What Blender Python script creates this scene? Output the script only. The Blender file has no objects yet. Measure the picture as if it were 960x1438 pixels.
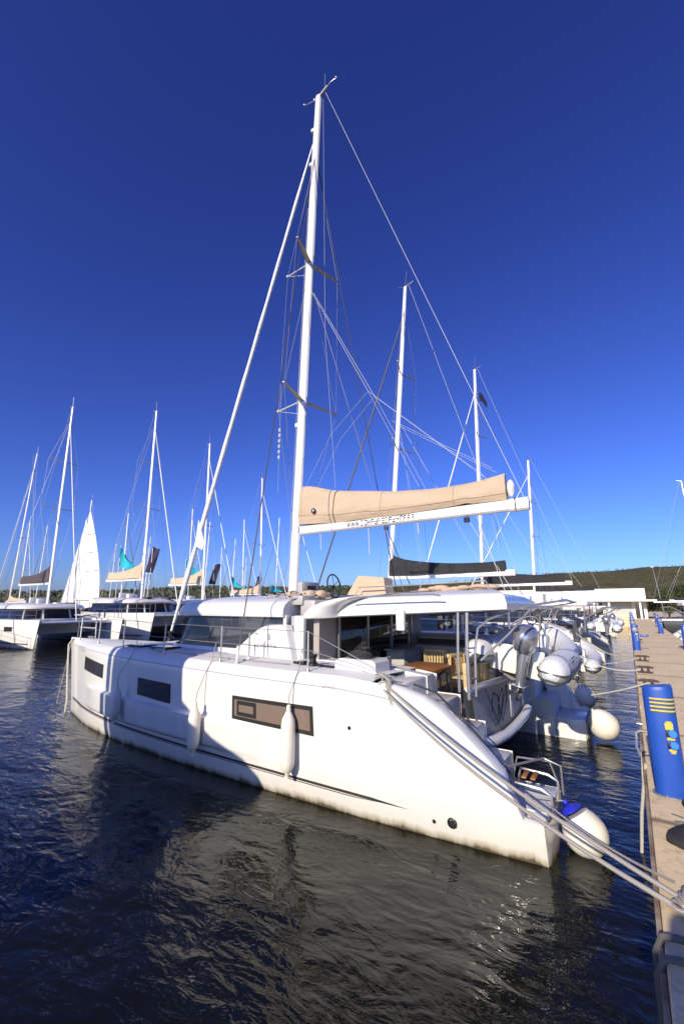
import bpy, bmesh, math, random
from mathutils import Vector, Matrix, noise
R = math.radians
PI = math.pi
S = bpy.context.scene
COL = S.collection
random.seed(7)

# ------------------------------------------------------------------ helpers
class MB:
    """collects shapes; build() links them as ONE mesh object"""
    def __init__(s): s.bm = bmesh.new()
    def face(s, pts):
        try: return s.bm.faces.new([s.bm.verts.new(Vector(p)) for p in pts])
        except ValueError: return None
    def box(s, a, b, bev=0.0, M=None, taper=None):
        x0, y0, z0 = a; x1, y1, z1 = b
        if bev > 0:
            t = bmesh.new()
            bmesh.ops.create_cube(t, size=1.0)
            for v in t.verts:
                v.co = Vector((x0 + (v.co.x + .5) * (x1 - x0), y0 + (v.co.y + .5) * (y1 - y0), z0 + (v.co.z + .5) * (z1 - z0)))
            bev = min(bev, .45 * min(abs(x1 - x0), abs(y1 - y0), abs(z1 - z0)))
            bmesh.ops.bevel(t, geom=t.edges[:], offset=bev, segments=2, profile=.5, affect='EDGES')
            s.merge(t, M)
        else:
            P = [(x0,y0,z0),(x1,y0,z0),(x1,y1,z0),(x0,y1,z0),(x0,y0,z1),(x1,y0,z1),(x1,y1,z1),(x0,y1,z1)]
            if M is not None: P = [M @ Vector(p) for p in P]
            V = [s.bm.verts.new(p) for p in P]
            for f in ((0,3,2,1),(4,5,6,7),(0,1,5,4),(1,2,6,5),(2,3,7,6),(3,0,4,7)):
                s.bm.faces.new([V[i] for i in f])
        return s
    def merge(s, t, M=None):
        m = {}
        for v in t.verts: m[v] = s.bm.verts.new((M @ v.co) if M is not None else v.co)
        for f in t.faces:
            try:
                g = s.bm.faces.new([m[v] for v in f.verts]); g.smooth = f.smooth
            except ValueError: pass
        t.free()
    def grid(s, rows, closed_u=False, closed_v=False, cap=False):
        """rows: list of equal-length point lists"""
        V = [[s.bm.verts.new(Vector(p)) for p in r] for r in rows]
        n = len(V); m = len(V[0])
        for i in range(n if closed_u else n - 1):
            for j in range(m if closed_v else m - 1):
                a, b, c, d = V[i][j], V[i][(j+1) % m], V[(i+1) % n][(j+1) % m], V[(i+1) % n][j]
                try: s.bm.faces.new([a, b, c, d])
                except ValueError: pass
        if cap:
            for r in (V[0], V[-1]):
                try: s.bm.faces.new(r)
                except ValueError: pass
        return V
    def tube(s, pts, r, n=8, caps=True, flat=1.0):
        """round tube through pts; r a number or a list"""
        pts = [Vector(p) for p in pts]
        k = len(pts)
        rs = r if isinstance(r, (list, tuple)) else [r] * k
        rings = []
        prev = None
        for i, p in enumerate(pts):
            d = (pts[min(i+1, k-1)] - pts[max(i-1, 0)])
            if d.length < 1e-9: d = Vector((0,0,1))
            d.normalize()
            if prev is None:
                a = Vector((0,0,1)) if abs(d.z) < .9 else Vector((1,0,0))
                u = d.cross(a).normalized()
            else:
                u = (prev - d * prev.dot(d))
                u = u.normalized() if u.length > 1e-6 else d.orthogonal().normalized()
            prev = u
            w = d.cross(u)
            rings.append([p + (u * math.cos(2*PI*j/n) + w * math.sin(2*PI*j/n) * flat) * rs[i] for j in range(n)])
        s.grid(rings, closed_v=True, cap=caps)
        return s
    def lathe(s, prof, M=None, n=20, caps=True):
        """prof: (radius, height) along +Z"""
        rows = []
        for (r, z) in prof:
            row = [Vector((max(r, 1e-4) * math.cos(2*PI*j/n), max(r, 1e-4) * math.sin(2*PI*j/n), z)) for j in range(n)]
            if M is not None: row = [M @ p for p in row]
            rows.append(row)
        s.grid(rows, closed_v=True, cap=caps)
        return s
    def prism(s, outline, ax, a, b):
        """extrude a 2-D outline along axis ax ('x','y','z') from a to b"""
        def P(p, t):
            if ax == 'x': return (t, p[0], p[1])
            if ax == 'y': return (p[0], t, p[1])
            return (p[0], p[1], t)
        A = [s.bm.verts.new(P(p, a)) for p in outline]
        B = [s.bm.verts.new(P(p, b)) for p in outline]
        n = len(outline)
        s.bm.faces.new(A); s.bm.faces.new(B[::-1])
        for i in range(n):
            s.bm.faces.new([A[i], A[(i+1) % n], B[(i+1) % n], B[i]])
        return s
    def ball(s, c, r, n=16, m=10, sc=(1,1,1)):
        rows = []
        for i in range(m + 1):
            t = PI * i / m
            rows.append([Vector(c) + Vector((r*sc[0]*math.sin(t)*math.cos(2*PI*j/n) + 1e-5*math.cos(2*PI*j/n), r*sc[1]*math.sin(t)*math.sin(2*PI*j/n) + 1e-5*math.sin(2*PI*j/n), -r*sc[2]*math.cos(t))) for j in range(n)])
        s.grid(rows, closed_v=True, cap=True)
        return s
    def build(s, name, mat, parent=None, smooth=True, angle=40, weld=True, loc=None):
        if weld: bmesh.ops.remove_doubles(s.bm, verts=s.bm.verts, dist=1e-4)
        bmesh.ops.recalc_face_normals(s.bm, faces=s.bm.faces)
        me = bpy.data.meshes.new(name)
        if smooth:
            for f in s.bm.faces: f.smooth = True
            for e in s.bm.edges:
                if len(e.link_faces) == 2:
                    try:
                        if e.calc_face_angle() > R(angle): e.smooth = False
                    except ValueError: pass
        s.bm.to_mesh(me); s.bm.free()
        if isinstance(mat, (list, tuple)):
            for m in mat: me.materials.append(m)
        else: me.materials.append(mat)
        o = bpy.data.objects.new(name, me)
        COL.objects.link(o)
        if parent is not None: o.parent = parent
        if loc is not None: o.location = loc
        return o

def tag(o, label, cat, group=None):
    o['label'] = label; o['category'] = cat
    if group: o['group'] = group
    return o
def thing(name, label, cat, loc=(0,0,0), rz=0.0, group=None):
    o = bpy.data.objects.new(name, None); COL.objects.link(o)
    o.empty_display_size = .3
    o.location = loc; o.rotation_euler = (0, 0, rz)
    return tag(o, label, cat, group)
def struct(o, kind='structure'):
    o['kind'] = kind; return o
def copy_tree(o, parent=None):
    c = o.copy(); COL.objects.link(c)
    if parent is not None: c.parent = parent
    for ch in [q for q in bpy.data.objects if q.parent == o]: copy_tree(ch, c)
    return c
def lerp(a, b, t): return a + (b - a) * t
def interp(tab, x):
    if x <= tab[0][0]: return tab[0][1]
    for (a, va), (b, vb) in zip(tab, tab[1:]):
        if x <= b: return va + (vb - va) * (x - a) / (b - a)
    return tab[-1][1]
def smooth_interp(tab, x):
    """Catmull style through a table"""
    n = len(tab)
    if x <= tab[0][0]: return tab[0][1]
    if x >= tab[-1][0]: return tab[-1][1]
    for i in range(n - 1):
        if tab[i][0] <= x <= tab[i+1][0]:
            x0, y0 = tab[i]; x1, y1 = tab[i+1]
            def slope(k):
                if k == 0: return (tab[1][1]-tab[0][1])/(tab[1][0]-tab[0][0])
                if k == n-1: return (tab[-1][1]-tab[-2][1])/(tab[-1][0]-tab[-2][0])
                return (tab[k+1][1]-tab[k-1][1])/(tab[k+1][0]-tab[k-1][0])
            h = x1 - x0; t = (x - x0) / h
            return (2*t**3-3*t**2+1)*y0 + (t**3-2*t**2+t)*h*slope(i) + (-2*t**3+3*t**2)*y1 + (t**3-t**2)*h*slope(i+1)
def sag(a, b, d, n=12):
    a = Vector(a); b = Vector(b)
    return [a.lerp(b, i/n) - Vector((0,0,d*4*(i/n)*(1-i/n))) for i in range(n+1)]

# ------------------------------------------------------------------ materials
def new_mat(name):
    m = bpy.data.materials.new(name); m.use_nodes = True
    nt = m.node_tree
    return m, nt, nt.nodes['Principled BSDF']
def N(nt, t, **k):
    n = nt.nodes.new(t)
    for a, b in k.items(): setattr(n, a, b)
    return n
def mat(name, col, rough=.5, metal=0.0, var=0.0, vscale=3.0, bump=0.0, bscale=30.0, coat=0.0, rvar=0.0, col2=None, stretch=None):
    m, nt, p = new_mat(name)
    p.inputs['Base Color'].default_value = (*col, 1)
    p.inputs['Roughness'].default_value = rough
    p.inputs['Metallic'].default_value = metal
    if coat: p.inputs['Coat Weight'].default_value = coat; p.inputs['Coat Roughness'].default_value = .08
    tc = N(nt, 'ShaderNodeTexCoord')
    src = tc.outputs['Object']
    if stretch:
        mp = N(nt, 'ShaderNodeMapping'); mp.inputs['Scale'].default_value = stretch
        nt.links.new(src, mp.inputs['Vector']); src = mp.outputs['Vector']
    if var or col2 or rvar:
        no = N(nt, 'ShaderNodeTexNoise'); no.inputs['Scale'].default_value = vscale; no.inputs['Detail'].default_value = 6
        nt.links.new(src, no.inputs['Vector'])
        if var or col2:
            cr = N(nt, 'ShaderNodeValToRGB')
            cr.color_ramp.elements[0].position = .32; cr.color_ramp.elements[1].position = .7
            c2 = col2 if col2 else tuple(c * (1 - var) for c in col)
            cr.color_ramp.elements[0].color = (*c2, 1); cr.color_ramp.elements[1].color = (*col, 1)
            nt.links.new(no.outputs['Fac'], cr.inputs['Fac']); nt.links.new(cr.outputs['Color'], p.inputs['Base Color'])
        if rvar:
            mr = N(nt, 'ShaderNodeMapRange'); mr.inputs['To Min'].default_value = max(0, rough - rvar); mr.inputs['To Max'].default_value = min(1, rough + rvar)
            nt.links.new(no.outputs['Fac'], mr.inputs['Value']); nt.links.new(mr.outputs['Result'], p.inputs['Roughness'])
    if bump:
        nb = N(nt, 'ShaderNodeTexNoise'); nb.inputs['Scale'].default_value = bscale; nb.inputs['Detail'].default_value = 5
        nt.links.new(src, nb.inputs['Vector'])
        b = N(nt, 'ShaderNodeBump'); b.inputs['Strength'].default_value = bump; b.inputs['Distance'].default_value = .02
        nt.links.new(nb.outputs['Fac'], b.inputs['Height']); nt.links.new(b.outputs['Normal'], p.inputs['Normal'])
    return m

def hull_mat():
    m, nt, p = new_mat('hull gelcoat')
    tc = N(nt, 'ShaderNodeTexCoord'); sx = N(nt, 'ShaderNodeSeparateXYZ')
    nt.links.new(tc.outputs['Object'], sx.inputs[0])
    mp = N(nt, 'ShaderNodeMapping'); mp.inputs['Scale'].default_value = (2.2, 2.2, .35)
    nt.links.new(tc.outputs['Object'], mp.inputs['Vector'])
    n1 = N(nt, 'ShaderNodeTexNoise'); n1.inputs['Scale'].default_value = 1.6; n1.inputs['Detail'].default_value = 8; n1.inputs['Roughness'].default_value = .65
    nt.links.new(mp.outputs['Vector'], n1.inputs['Vector'])
    # grime climbs from the waterline: threshold on height + noise
    a = N(nt, 'ShaderNodeMath', operation='MULTIPLY_ADD'); a.inputs[1].default_value = -.24; a.inputs[2].default_value = .11
    nt.links.new(n1.outputs['Fac'], a.inputs[0])
    b = N(nt, 'ShaderNodeMath', operation='ADD'); nt.links.new(sx.outputs['Z'], b.inputs[0]); nt.links.new(a.outputs[0], b.inputs[1])
    cr = N(nt, 'ShaderNodeValToRGB'); e = cr.color_ramp.elements
    e[0].position = .0; e[0].color = (.12, .10, .06, 1)
    e[1].position = .32; e[1].color = (.74, .725, .69, 1)
    k = e.new(.035); k.color = (.46, .41, .32, 1)
    k = e.new(.10); k.color = (.72, .695, .635, 1)
    nt.links.new(b.outputs[0], cr.inputs['Fac'])
    n2 = N(nt, 'ShaderNodeTexNoise'); n2.inputs['Scale'].default_value = 1.2; n2.inputs['Detail'].default_value = 5
    mp2 = N(nt, 'ShaderNodeMapping'); mp2.inputs['Scale'].default_value = (3, 3, .5)
    nt.links.new(tc.outputs['Object'], mp2.inputs['Vector']); nt.links.new(mp2.outputs['Vector'], n2.inputs['Vector'])
    mr = N(nt, 'ShaderNodeMapRange'); mr.inputs['From Min'].default_value = .35; mr.inputs['From Max'].default_value = .7; mr.inputs['To Min'].default_value = .93; mr.inputs['To Max'].default_value = 1.0
    nt.links.new(n2.outputs['Fac'], mr.inputs['Value'])
    mx = N(nt, 'ShaderNodeMix', data_type='RGBA', blend_type='MULTIPLY'); mx.inputs['Factor'].default_value = 1
    nt.links.new(cr.outputs['Color'], mx.inputs['A']); nt.links.new(mr.outputs['Result'], mx.inputs['B'])
    nt.links.new(mx.outputs['Result'], p.inputs['Base Color'])
    p.inputs['Roughness'].default_value = .14
    p.inputs['Coat Weight'].default_value = .3; p.inputs['Coat Roughness'].default_value = .05
    return m

def glass_mat(name, col, rough=.06, trans=0.0):
    m, nt, p = new_mat(name)
    p.inputs['Base Color'].default_value = (*col, 1); p.inputs['Roughness'].default_value = rough
    p.inputs['IOR'].default_value = 1.52
    p.inputs['Specular IOR Level'].default_value = .6
    if trans: p.inputs['Transmission Weight'].default_value = trans; p.inputs['IOR'].default_value = 1.02
    return m

def canvas_mat(name, col, var=.12):
    m, nt, p = new_mat(name)
    tc = N(nt, 'ShaderNodeTexCoord')
    n1 = N(nt, 'ShaderNodeTexNoise'); n1.inputs['Scale'].default_value = 2.2; n1.inputs['Detail'].default_value = 7
    mp = N(nt, 'ShaderNodeMapping'); mp.inputs['Scale'].default_value = (.6, 1, 1.6); mp.inputs['Rotation'].default_value = (0, R(18), 0)
    nt.links.new(tc.outputs['Object'], mp.inputs['Vector']); nt.links.new(mp.outputs['Vector'], n1.inputs['Vector'])
    cr = N(nt, 'ShaderNodeValToRGB'); e = cr.color_ramp.elements
    e[0].position = .3; e[1].position = .7
    e[0].color = (*[c*(1-var) for c in col], 1); e[1].color = (*col, 1)
    nt.links.new(n1.outputs['Fac'], cr.inputs['Fac']); nt.links.new(cr.outputs['Color'], p.inputs['Base Color'])
    p.inputs['Roughness'].default_value = .85
    p.inputs['Sheen Weight'].default_value = .15
    n2 = N(nt, 'ShaderNodeTexNoise'); n2.inputs['Scale'].default_value = 5; n2.inputs['Detail'].default_value = 3; n2.inputs['Distortion'].default_value = .6
    nt.links.new(mp.outputs['Vector'], n2.inputs['Vector'])
    b = N(nt, 'ShaderNodeBump'); b.inputs['Strength'].default_value = .4; b.inputs['Distance'].default_value = .07
    nt.links.new(n2.outputs['Fac'], b.inputs['Height']); nt.links.new(b.outputs['Normal'], p.inputs['Normal'])
    return m

def teak_mat(name='teak', c1=(.30, .14, .055), c2=(.20, .085, .03), ax=1, sc=11):
    m, nt, p = new_mat(name)
    tc = N(nt, 'ShaderNodeTexCoord')
    mp = N(nt, 'ShaderNodeMapping'); mp.inputs['Scale'].default_value = (1, 9, 9) if ax == 1 else (9, 1, 9)
    nt.links.new(tc.outputs['Object'], mp.inputs['Vector'])
    n1 = N(nt, 'ShaderNodeTexNoise'); n1.inputs['Scale'].default_value = 3.0; n1.inputs['Detail'].default_value = 6
    nt.links.new(mp.outputs['Vector'], n1.inputs['Vector'])
    cr = N(nt, 'ShaderNodeValToRGB'); e = cr.color_ramp.elements
    e[0].position = .35; e[1].position = .65; e[0].color = (*c2, 1); e[1].color = (*c1, 1)
    nt.links.new(n1.outputs['Fac'], cr.inputs['Fac'])
    w = N(nt, 'ShaderNodeTexWave', wave_type='BANDS', bands_direction='Y' if ax == 1 else 'X'); w.inputs['Scale'].default_value = sc
    nt.links.new(tc.outputs['Object'], w.inputs['Vector'])
    c2n = N(nt, 'ShaderNodeValToRGB'); e = c2n.color_ramp.elements
    e[0].position = .02; e[1].position = .08; e[0].color = (.25, .25, .25, 1); e[1].color = (1, 1, 1, 1)
    nt.links.new(w.outputs['Fac'], c2n.inputs['Fac'])
    mx = N(nt, 'ShaderNodeMix', data_type='RGBA', blend_type='MULTIPLY'); mx.inputs['Factor'].default_value = 1
    nt.links.new(cr.outputs['Color'], mx.inputs['A']); nt.links.new(c2n.outputs['Color'], mx.inputs['B'])
    nt.links.new(mx.outputs['Result'], p.inputs['Base Color']); p.inputs['Roughness'].default_value = .42
    return m

def rope_mat(name, c1, c2, freq=60):
    m, nt, p = new_mat(name)
    tc = N(nt, 'ShaderNodeTexCoord')
    w = N(nt, 'ShaderNodeTexWave', wave_type='BANDS', bands_direction='DIAGONAL'); w.inputs['Scale'].default_value = freq; w.inputs['Distortion'].default_value = 1.5
    nt.links.new(tc.outputs['Object'], w.inputs['Vector'])
    cr = N(nt, 'ShaderNodeValToRGB'); e = cr.color_ramp.elements
    e[0].color = (*c2, 1); e[1].color = (*c1, 1); e[0].position = .25; e[1].position = .6
    nt.links.new(w.outputs['Fac'], cr.inputs['Fac']); nt.links.new(cr.outputs['Color'], p.inputs['Base Color'])
    p.inputs['Roughness'].default_value = .85
    b = N(nt, 'ShaderNodeBump'); b.inputs['Strength'].default_value = .5; b.inputs['Distance'].default_value = .01
    nt.links.new(w.outputs['Fac'], b.inputs['Height']); nt.links.new(b.outputs['Normal'], p.inputs['Normal'])
    return m

M = {}
M['hull'] = hull_mat()
M['white'] = mat('white gelcoat', (.72, .71, .69), .28, var=.06, vscale=1.5, coat=.25)
M['deck'] = mat('deck nonslip', (.74, .74, .72), .6, var=.08, vscale=4, bump=.15, bscale=120)
M['grey'] = mat('grey moulding', (.42, .41, .40), .5, var=.12, vscale=3)
M['greybeige'] = mat('lining panel', (.36, .32, .28), .6, var=.12, vscale=2)
M['brown'] = mat('brown vinyl', (.085, .065, .055), .6, var=.25, vscale=4, bump=.1, bscale=20)
M['sole'] = teak_mat('cockpit sole', (.20, .155, .13), (.13, .10, .085), 1, 9)
M['teak'] = teak_mat('varnished teak', (.42, .17, .05), (.27, .09, .025), 1, 6)
M['paleteak'] = mat('pale teak', (.62, .45, .22), .5, var=.3, vscale=6, stretch=(1, 1, 6))
M['tan'] = canvas_mat('tan canvas', (.52, .395, .275))
M['tan_seam'] = mat('canvas seam', (.40, .29, .20), .85)
M['black_canvas'] = canvas_mat('black canvas', (.022, .021, .022), .4)
M['tan2'] = canvas_mat('sand canvas', (.58, .43, .29))
M['steel'] = mat('stainless steel', (.50, .49, .475), .34, .8, rvar=.12, vscale=8)
M['alu'] = mat('mast aluminium', (.80, .79, .77), .38, .15, var=.08, vscale=1.0, stretch=(4, 4, .3))
M['alu_grey'] = mat('grey anodised aluminium', (.45, .45, .45), .4, .7, var=.15, vscale=3)
M['spreader'] = mat('spreader alloy', (.45, .40, .33), .5, .3, var=.1)
M['wire'] = mat('rigging wire', (.30, .30, .31), .45, .5)
M['dwire'] = mat('dark rigging rod', (.05, .05, .055), .45)
M['wline'] = mat('white line', (.46, .46, .47), .8)
M['black'] = mat('black plastic', (.018, .018, .02), .4, var=.3, vscale=6)
M['rubber'] = mat('black rubber', (.02, .02, .02), .7, bump=.2, bscale=50)
M['stripe'] = mat('dark stripe vinyl', (.045, .04, .04), .35)
M['frame'] = mat('window frame', (.03, .028, .027), .35)
M['pane'] = glass_mat('bronze pane', (.20, .15, .12), .10)
M['pane_dark'] = glass_mat('dark pane', (.035, .03, .03), .06)
M['saloon'] = glass_mat('tinted saloon glass', (.15, .15, .165), .03, .80)
M['saloon'].node_tree.nodes['Principled BSDF'].inputs['Coat Weight'].default_value = 1.0
M['saloon'].node_tree.nodes['Principled BSDF'].inputs['Coat Roughness'].default_value = .02
M['doorglass'] = glass_mat('dark door glass', (.012, .012, .012), .05)
M['fender'] = mat('white vinyl', (.80, .76, .67), .42, var=.1, vscale=5, stretch=(1, 1, .4))
M['fender_blue'] = mat('blue vinyl', (.02, .03, .55), .4)
M['hyp'] = mat('tender tube fabric', (.72, .72, .73), .55, var=.06, vscale=5)
M['hypgrey'] = mat('tender grey band', (.36, .39, .38), .55)
M['dgrey'] = mat('dark grey coating', (.06, .06, .065), .5)
M['motor'] = mat('silver outboard paint', (.36, .37, .42), .24, .65, coat=.5, var=.08, vscale=3)
M['rope'] = rope_mat('grey rope', (.42, .39, .36), (.37, .34, .31), 170)
M['rope_white'] = rope_mat('pale rope', (.60, .56, .48), (.54, .50, .42), 170)
M['rope_dark'] = rope_mat('dark rope', (.06, .06, .065), (.02, .02, .022), 45)
M['pole'] = mat('carbon pole', (.12, .11, .10), .4)
M['blue'] = mat('blue moulded plastic', (.018, .085, .44), .38, var=.25, vscale=2.5, stretch=(1, 1, .5), rvar=.12)
M['cap'] = mat('light blue cap', (.05, .22, .72), .4)
M['yellow'] = mat('yellow print', (.75, .52, .05), .5, var=.15, vscale=15)
M['greenish'] = mat('dark green print', (.05, .10, .06), .5)
M['mark'] = mat('faded blue paint', (.16, .24, .30), .8, var=.5, vscale=25)
M['rust'] = mat('rusty iron', (.10, .06, .04), .75, var=.5, vscale=20, bump=.3, bscale=40)
M['sailcloth'] = canvas_mat('white sailcloth', (.80, .79, .77), .06)
M['teal'] = mat('turquoise flag cloth', (.02, .52, .62), .8, var=.2, vscale=2)
M['navy'] = mat('dark navy banner cloth', (.025, .02, .06), .8, var=.3, vscale=3)
M['red'] = mat('dull red cloth', (.22, .05, .035), .8)
M['bwhite'] = mat('white render', (.74, .73, .70), .75, var=.06, vscale=.8, bump=.05, bscale=20)
M['bgrey'] = mat('grey wall panel', (.45, .46, .46), .7, var=.1, vscale=1)  # plain mid-grey with slight mottling
M['bark'] = mat('bark', (.10, .075, .05), .9, var=.3, vscale=8)
M['lettering'] = mat('black lettering', (.015, .015, .016), .5)
M['greyletter'] = mat('grey lettering', (.30, .30, .31), .5)
M['skin'] = mat('skin', (.5, .3, .22), .6)
M['cloth'] = mat('dark clothing', (.05, .06, .09), .85)
M['edge'] = mat('weathered edge', (.40, .33, .25), .85, col2=(.16, .10, .06), vscale=4, bump=.3, bscale=30)
M['hosegrey'] = mat('grey hose', (.11, .105, .10), .6, var=.2, vscale=6)
M['weed'] = mat('green weed', (.02, .09, .035), .8)

def concrete_mat():
    m, nt, p = new_mat('dock concrete')
    tc = N(nt, 'ShaderNodeTexCoord')
    n1 = N(nt, 'ShaderNodeTexNoise'); n1.inputs['Scale'].default_value = 1.3; n1.inputs['Detail'].default_value = 9; n1.inputs['Roughness'].default_value = .65
    nt.links.new(tc.outputs['Object'], n1.inputs['Vector'])
    cr = N(nt, 'ShaderNodeValToRGB'); e = cr.color_ramp.elements
    e[0].position = .3; e[0].color = (.68, .53, .31, 1); e[1].position = .72; e[1].color = (.84, .66, .395, 1)
    nt.links.new(n1.outputs['Fac'], cr.inputs['Fac'])
    v = N(nt, 'ShaderNodeTexNoise'); v.inputs['Scale'].default_value = 14; v.inputs['Detail'].default_value = 8
    nt.links.new(tc.outputs['Object'], v.inputs['Vector'])
    c2 = N(nt, 'ShaderNodeValToRGB'); e = c2.color_ramp.elements
    e[0].position = .33; e[0].color = (.55, .5, .45, 1); e[1].position = .5; e[1].color = (1, 1, 1, 1)
    nt.links.new(v.outputs['Fac'], c2.inputs['Fac'])
    mx = N(nt, 'ShaderNodeMix', data_type='RGBA', blend_type='MULTIPLY'); mx.inputs['Factor'].default_value = .45
    nt.links.new(cr.outputs['Color'], mx.inputs['A']); nt.links.new(c2.outputs['Color'], mx.inputs['B'])
    # expansion joints across the dock
    w = N(nt, 'ShaderNodeTexWave', wave_type='BANDS', bands_direction='Y'); w.inputs['Scale'].default_value = .105; w.inputs['Distortion'].default_value = .02
    nt.links.new(tc.outputs['Object'], w.inputs['Vector'])
    c3 = N(nt, 'ShaderNodeValToRGB'); e = c3.color_ramp.elements
    e[0].position = .0003; e[0].color = (.35, .33, .3, 1); e[1].position = .0008; e[1].color = (1, 1, 1, 1)
    nt.links.new(w.outputs['Fac'], c3.inputs['Fac'])
    m2 = N(nt, 'ShaderNodeMix', data_type='RGBA', blend_type='MULTIPLY'); m2.inputs['Factor'].default_value = 1
    nt.links.new(mx.outputs['Result'], m2.inputs['A']); nt.links.new(c3.outputs['Color'], m2.inputs['B'])
    nt.links.new(m2.outputs['Result'], p.inputs['Base Color'])
    p.inputs['Roughness'].default_value = .85
    b = N(nt, 'ShaderNodeBump'); b.inputs['Strength'].default_value = .35; b.inputs['Distance'].default_value = .01
    nt.links.new(v.outputs['Fac'], b.inputs['Height']); nt.links.new(b.outputs['Normal'], p.inputs['Normal'])
    return m
M['concrete'] = concrete_mat()

def water_mat():
    m, nt, p = new_mat('harbour water')
    p.inputs['Base Color'].default_value = (.006, .0065, .004, 1); p.inputs['Specular IOR Level'].default_value = .46
    p.inputs['Roughness'].default_value = .035
    p.inputs['IOR'].default_value = 1.34
    tc = N(nt, 'ShaderNodeTexCoord')
    def nz(scale, st, rot, det, dist=0.0, rough=.5):
        mp = N(nt, 'ShaderNodeMapping'); mp.inputs['Scale'].default_value = st; mp.inputs['Rotation'].default_value = (0, 0, rot)
        nt.links.new(tc.outputs['Object'], mp.inputs['Vector'])
        n = N(nt, 'ShaderNodeTexNoise'); n.inputs['Scale'].default_value = scale; n.inputs['Detail'].default_value = det; n.inputs['Distortion'].default_value = dist; n.inputs['Roughness'].default_value = rough
        nt.links.new(mp.outputs['Vector'], n.inputs['Vector'])
        return n.outputs['Fac']
    a = nz(.9, (1, 1.7, 1), R(20), 3, .5)
    b = nz(2.6, (1, 2.0, 1), R(-14), 4, .7)
    c = nz(8.0, (1, 1.6, 1), R(12), 3, .4)
    last = None
    for src, st, ds in ((a, WAVE[0], .5), (b, WAVE[1], .16), (c, WAVE[2], .04)):
        bp = N(nt, 'ShaderNodeBump'); bp.inputs['Strength'].default_value = st; bp.inputs['Distance'].default_value = ds
        nt.links.new(src, bp.inputs['Height'])
        if last is not None: nt.links.new(last.outputs['Normal'], bp.inputs['Normal'])
        last = bp
    nt.links.new(last.outputs['Normal'], p.inputs['Normal'])
    return m
WAVE = (.11, .13, .12)
M['water'] = water_mat()

def hill_mat():
    m, nt, p = new_mat('scrub hillside')
    tc = N(nt, 'ShaderNodeTexCoord')
    n1 = N(nt, 'ShaderNodeTexNoise'); n1.inputs['Scale'].default_value = .03; n1.inputs['Detail'].default_value = 12; n1.inputs['Roughness'].default_value = .75
    nt.links.new(tc.outputs['Object'], n1.inputs['Vector'])
    v = N(nt, 'ShaderNodeTexVoronoi'); v.inputs['Scale'].default_value = .22; v.inputs['Randomness'].default_value = 1
    nt.links.new(tc.outputs['Object'], v.inputs['Vector'])
    cr = N(nt, 'ShaderNodeValToRGB'); e = cr.color_ramp.elements
    e[0].position = .32; e[0].color = (.078, .074, .030, 1); e[1].position = .68; e[1].color = (.150, .128, .062, 1)
    nt.links.new(n1.outputs['Fac'], cr.inputs['Fac'])
    c2 = N(nt, 'ShaderNodeValToRGB'); e = c2.color_ramp.elements
    e[0].position = .0; e[0].color = (.45, .5, .4, 1); e[1].position = .55; e[1].color = (1, 1, 1, 1)
    nt.links.new(v.outputs['Distance'], c2.inputs['Fac'])
    mx = N(nt, 'ShaderNodeMix', data_type='RGBA', blend_type='MULTIPLY'); mx.inputs['Factor'].default_value = .8
    nt.links.new(cr.outputs['Color'], mx.inputs['A']); nt.links.new(c2.outputs['Color'], mx.inputs['B'])
    nt.links.new(mx.outputs['Result'], p.inputs['Base Color']); p.inputs['Roughness'].default_value = 1
    p.inputs['Specular IOR Level'].default_value = .1
    b = N(nt, 'ShaderNodeBump'); b.inputs['Strength'].default_value = 1; b.inputs['Distance'].default_value = 3
    nt.links.new(v.outputs['Distance'], b.inputs['Height']); nt.links.new(b.outputs['Normal'], p.inputs['Normal'])
    return m
M['hill'] = hill_mat()
def leaf_mat(name, c1, c2):
    m = mat(name, c1, .7, col2=c2, vscale=1.1)
    return m
M['leaf'] = leaf_mat('olive foliage', (.085, .11, .028), (.03, .05, .014))
M['leafd'] = leaf_mat('dark foliage', (.055, .068, .028), (.03, .04, .016))

# ================================================================== MAIN CATAMARAN
# world axes follow the boat: +x towards its bow, +y towards its port side, z up, water at z = 0
YC = -.70                                    # centreline of the moored catamaran
YO = [(0, 2.44), (1, 2.53), (2, 2.60), (4, 2.66), (6, 2.65), (7.5, 2.57), (8.6, 2.43), (9.6, 2.22), (10.4, 2.00), (11.0, 1.85), (11.4, 1.755)]
YI = [(0, 1.18), (2, 1.12), (6, 1.10), (8, 1.15), (9.6, 1.34), (10.6, 1.55), (11.4, 1.735)]
ZT = [(-.02, .38), (.17, .40), (.24, .56), (.36, .80), (.5, .95), (.78, 1.22), (1.0, 1.395), (1.2, 1.50), (1.45, 1.57), (1.8, 1.62), (2.4, 1.655), (4, 1.67), (6, 1.70), (9, 1.74), (11.4, 1.745)]
def hull_y(x, z, side='o'):
    yo = smooth_interp(YO, x); yi = smooth_interp(YI, x)
    zt = interp(ZT, x)
    yc = lerp(1.80, 1.745, max(0, min(1, (x - 8) / 3.4)))
    f = interp([(-.55, .0), (-.42, .45), (-.25, .66), (0, .83), (.22, .91), (.42, .95), (.9, .975), (1.3, 1.0), (1.8, 1.0)], z)
    if side == 'o':
        h = yo - yc
        y = yc + h * f
        k = max(0, min(1, (x - 3.6) / 1.6)) * max(0, min(1, (9.6 - x) / 1.2))   # moulded knuckle, fades out fore and aft
        k = k * k * (3 - 2 * k)
        y += k * interp([(.40, 0), (.44, .065), (.47, .085), (.80, .104), (.845, .10), (.885, .0)], z)
        d = zt - z
        if d < .16 and x > 1.4:
            b = min(1, (x - 1.4) / .8) * (1 - max(0, (x - 10.2) / 1.2))
            y -= b * interp([(0, .12), (.03, .075), (.07, .04), (.16, 0)], d)
        return y
    return yc - (yc - yi) * f
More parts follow.
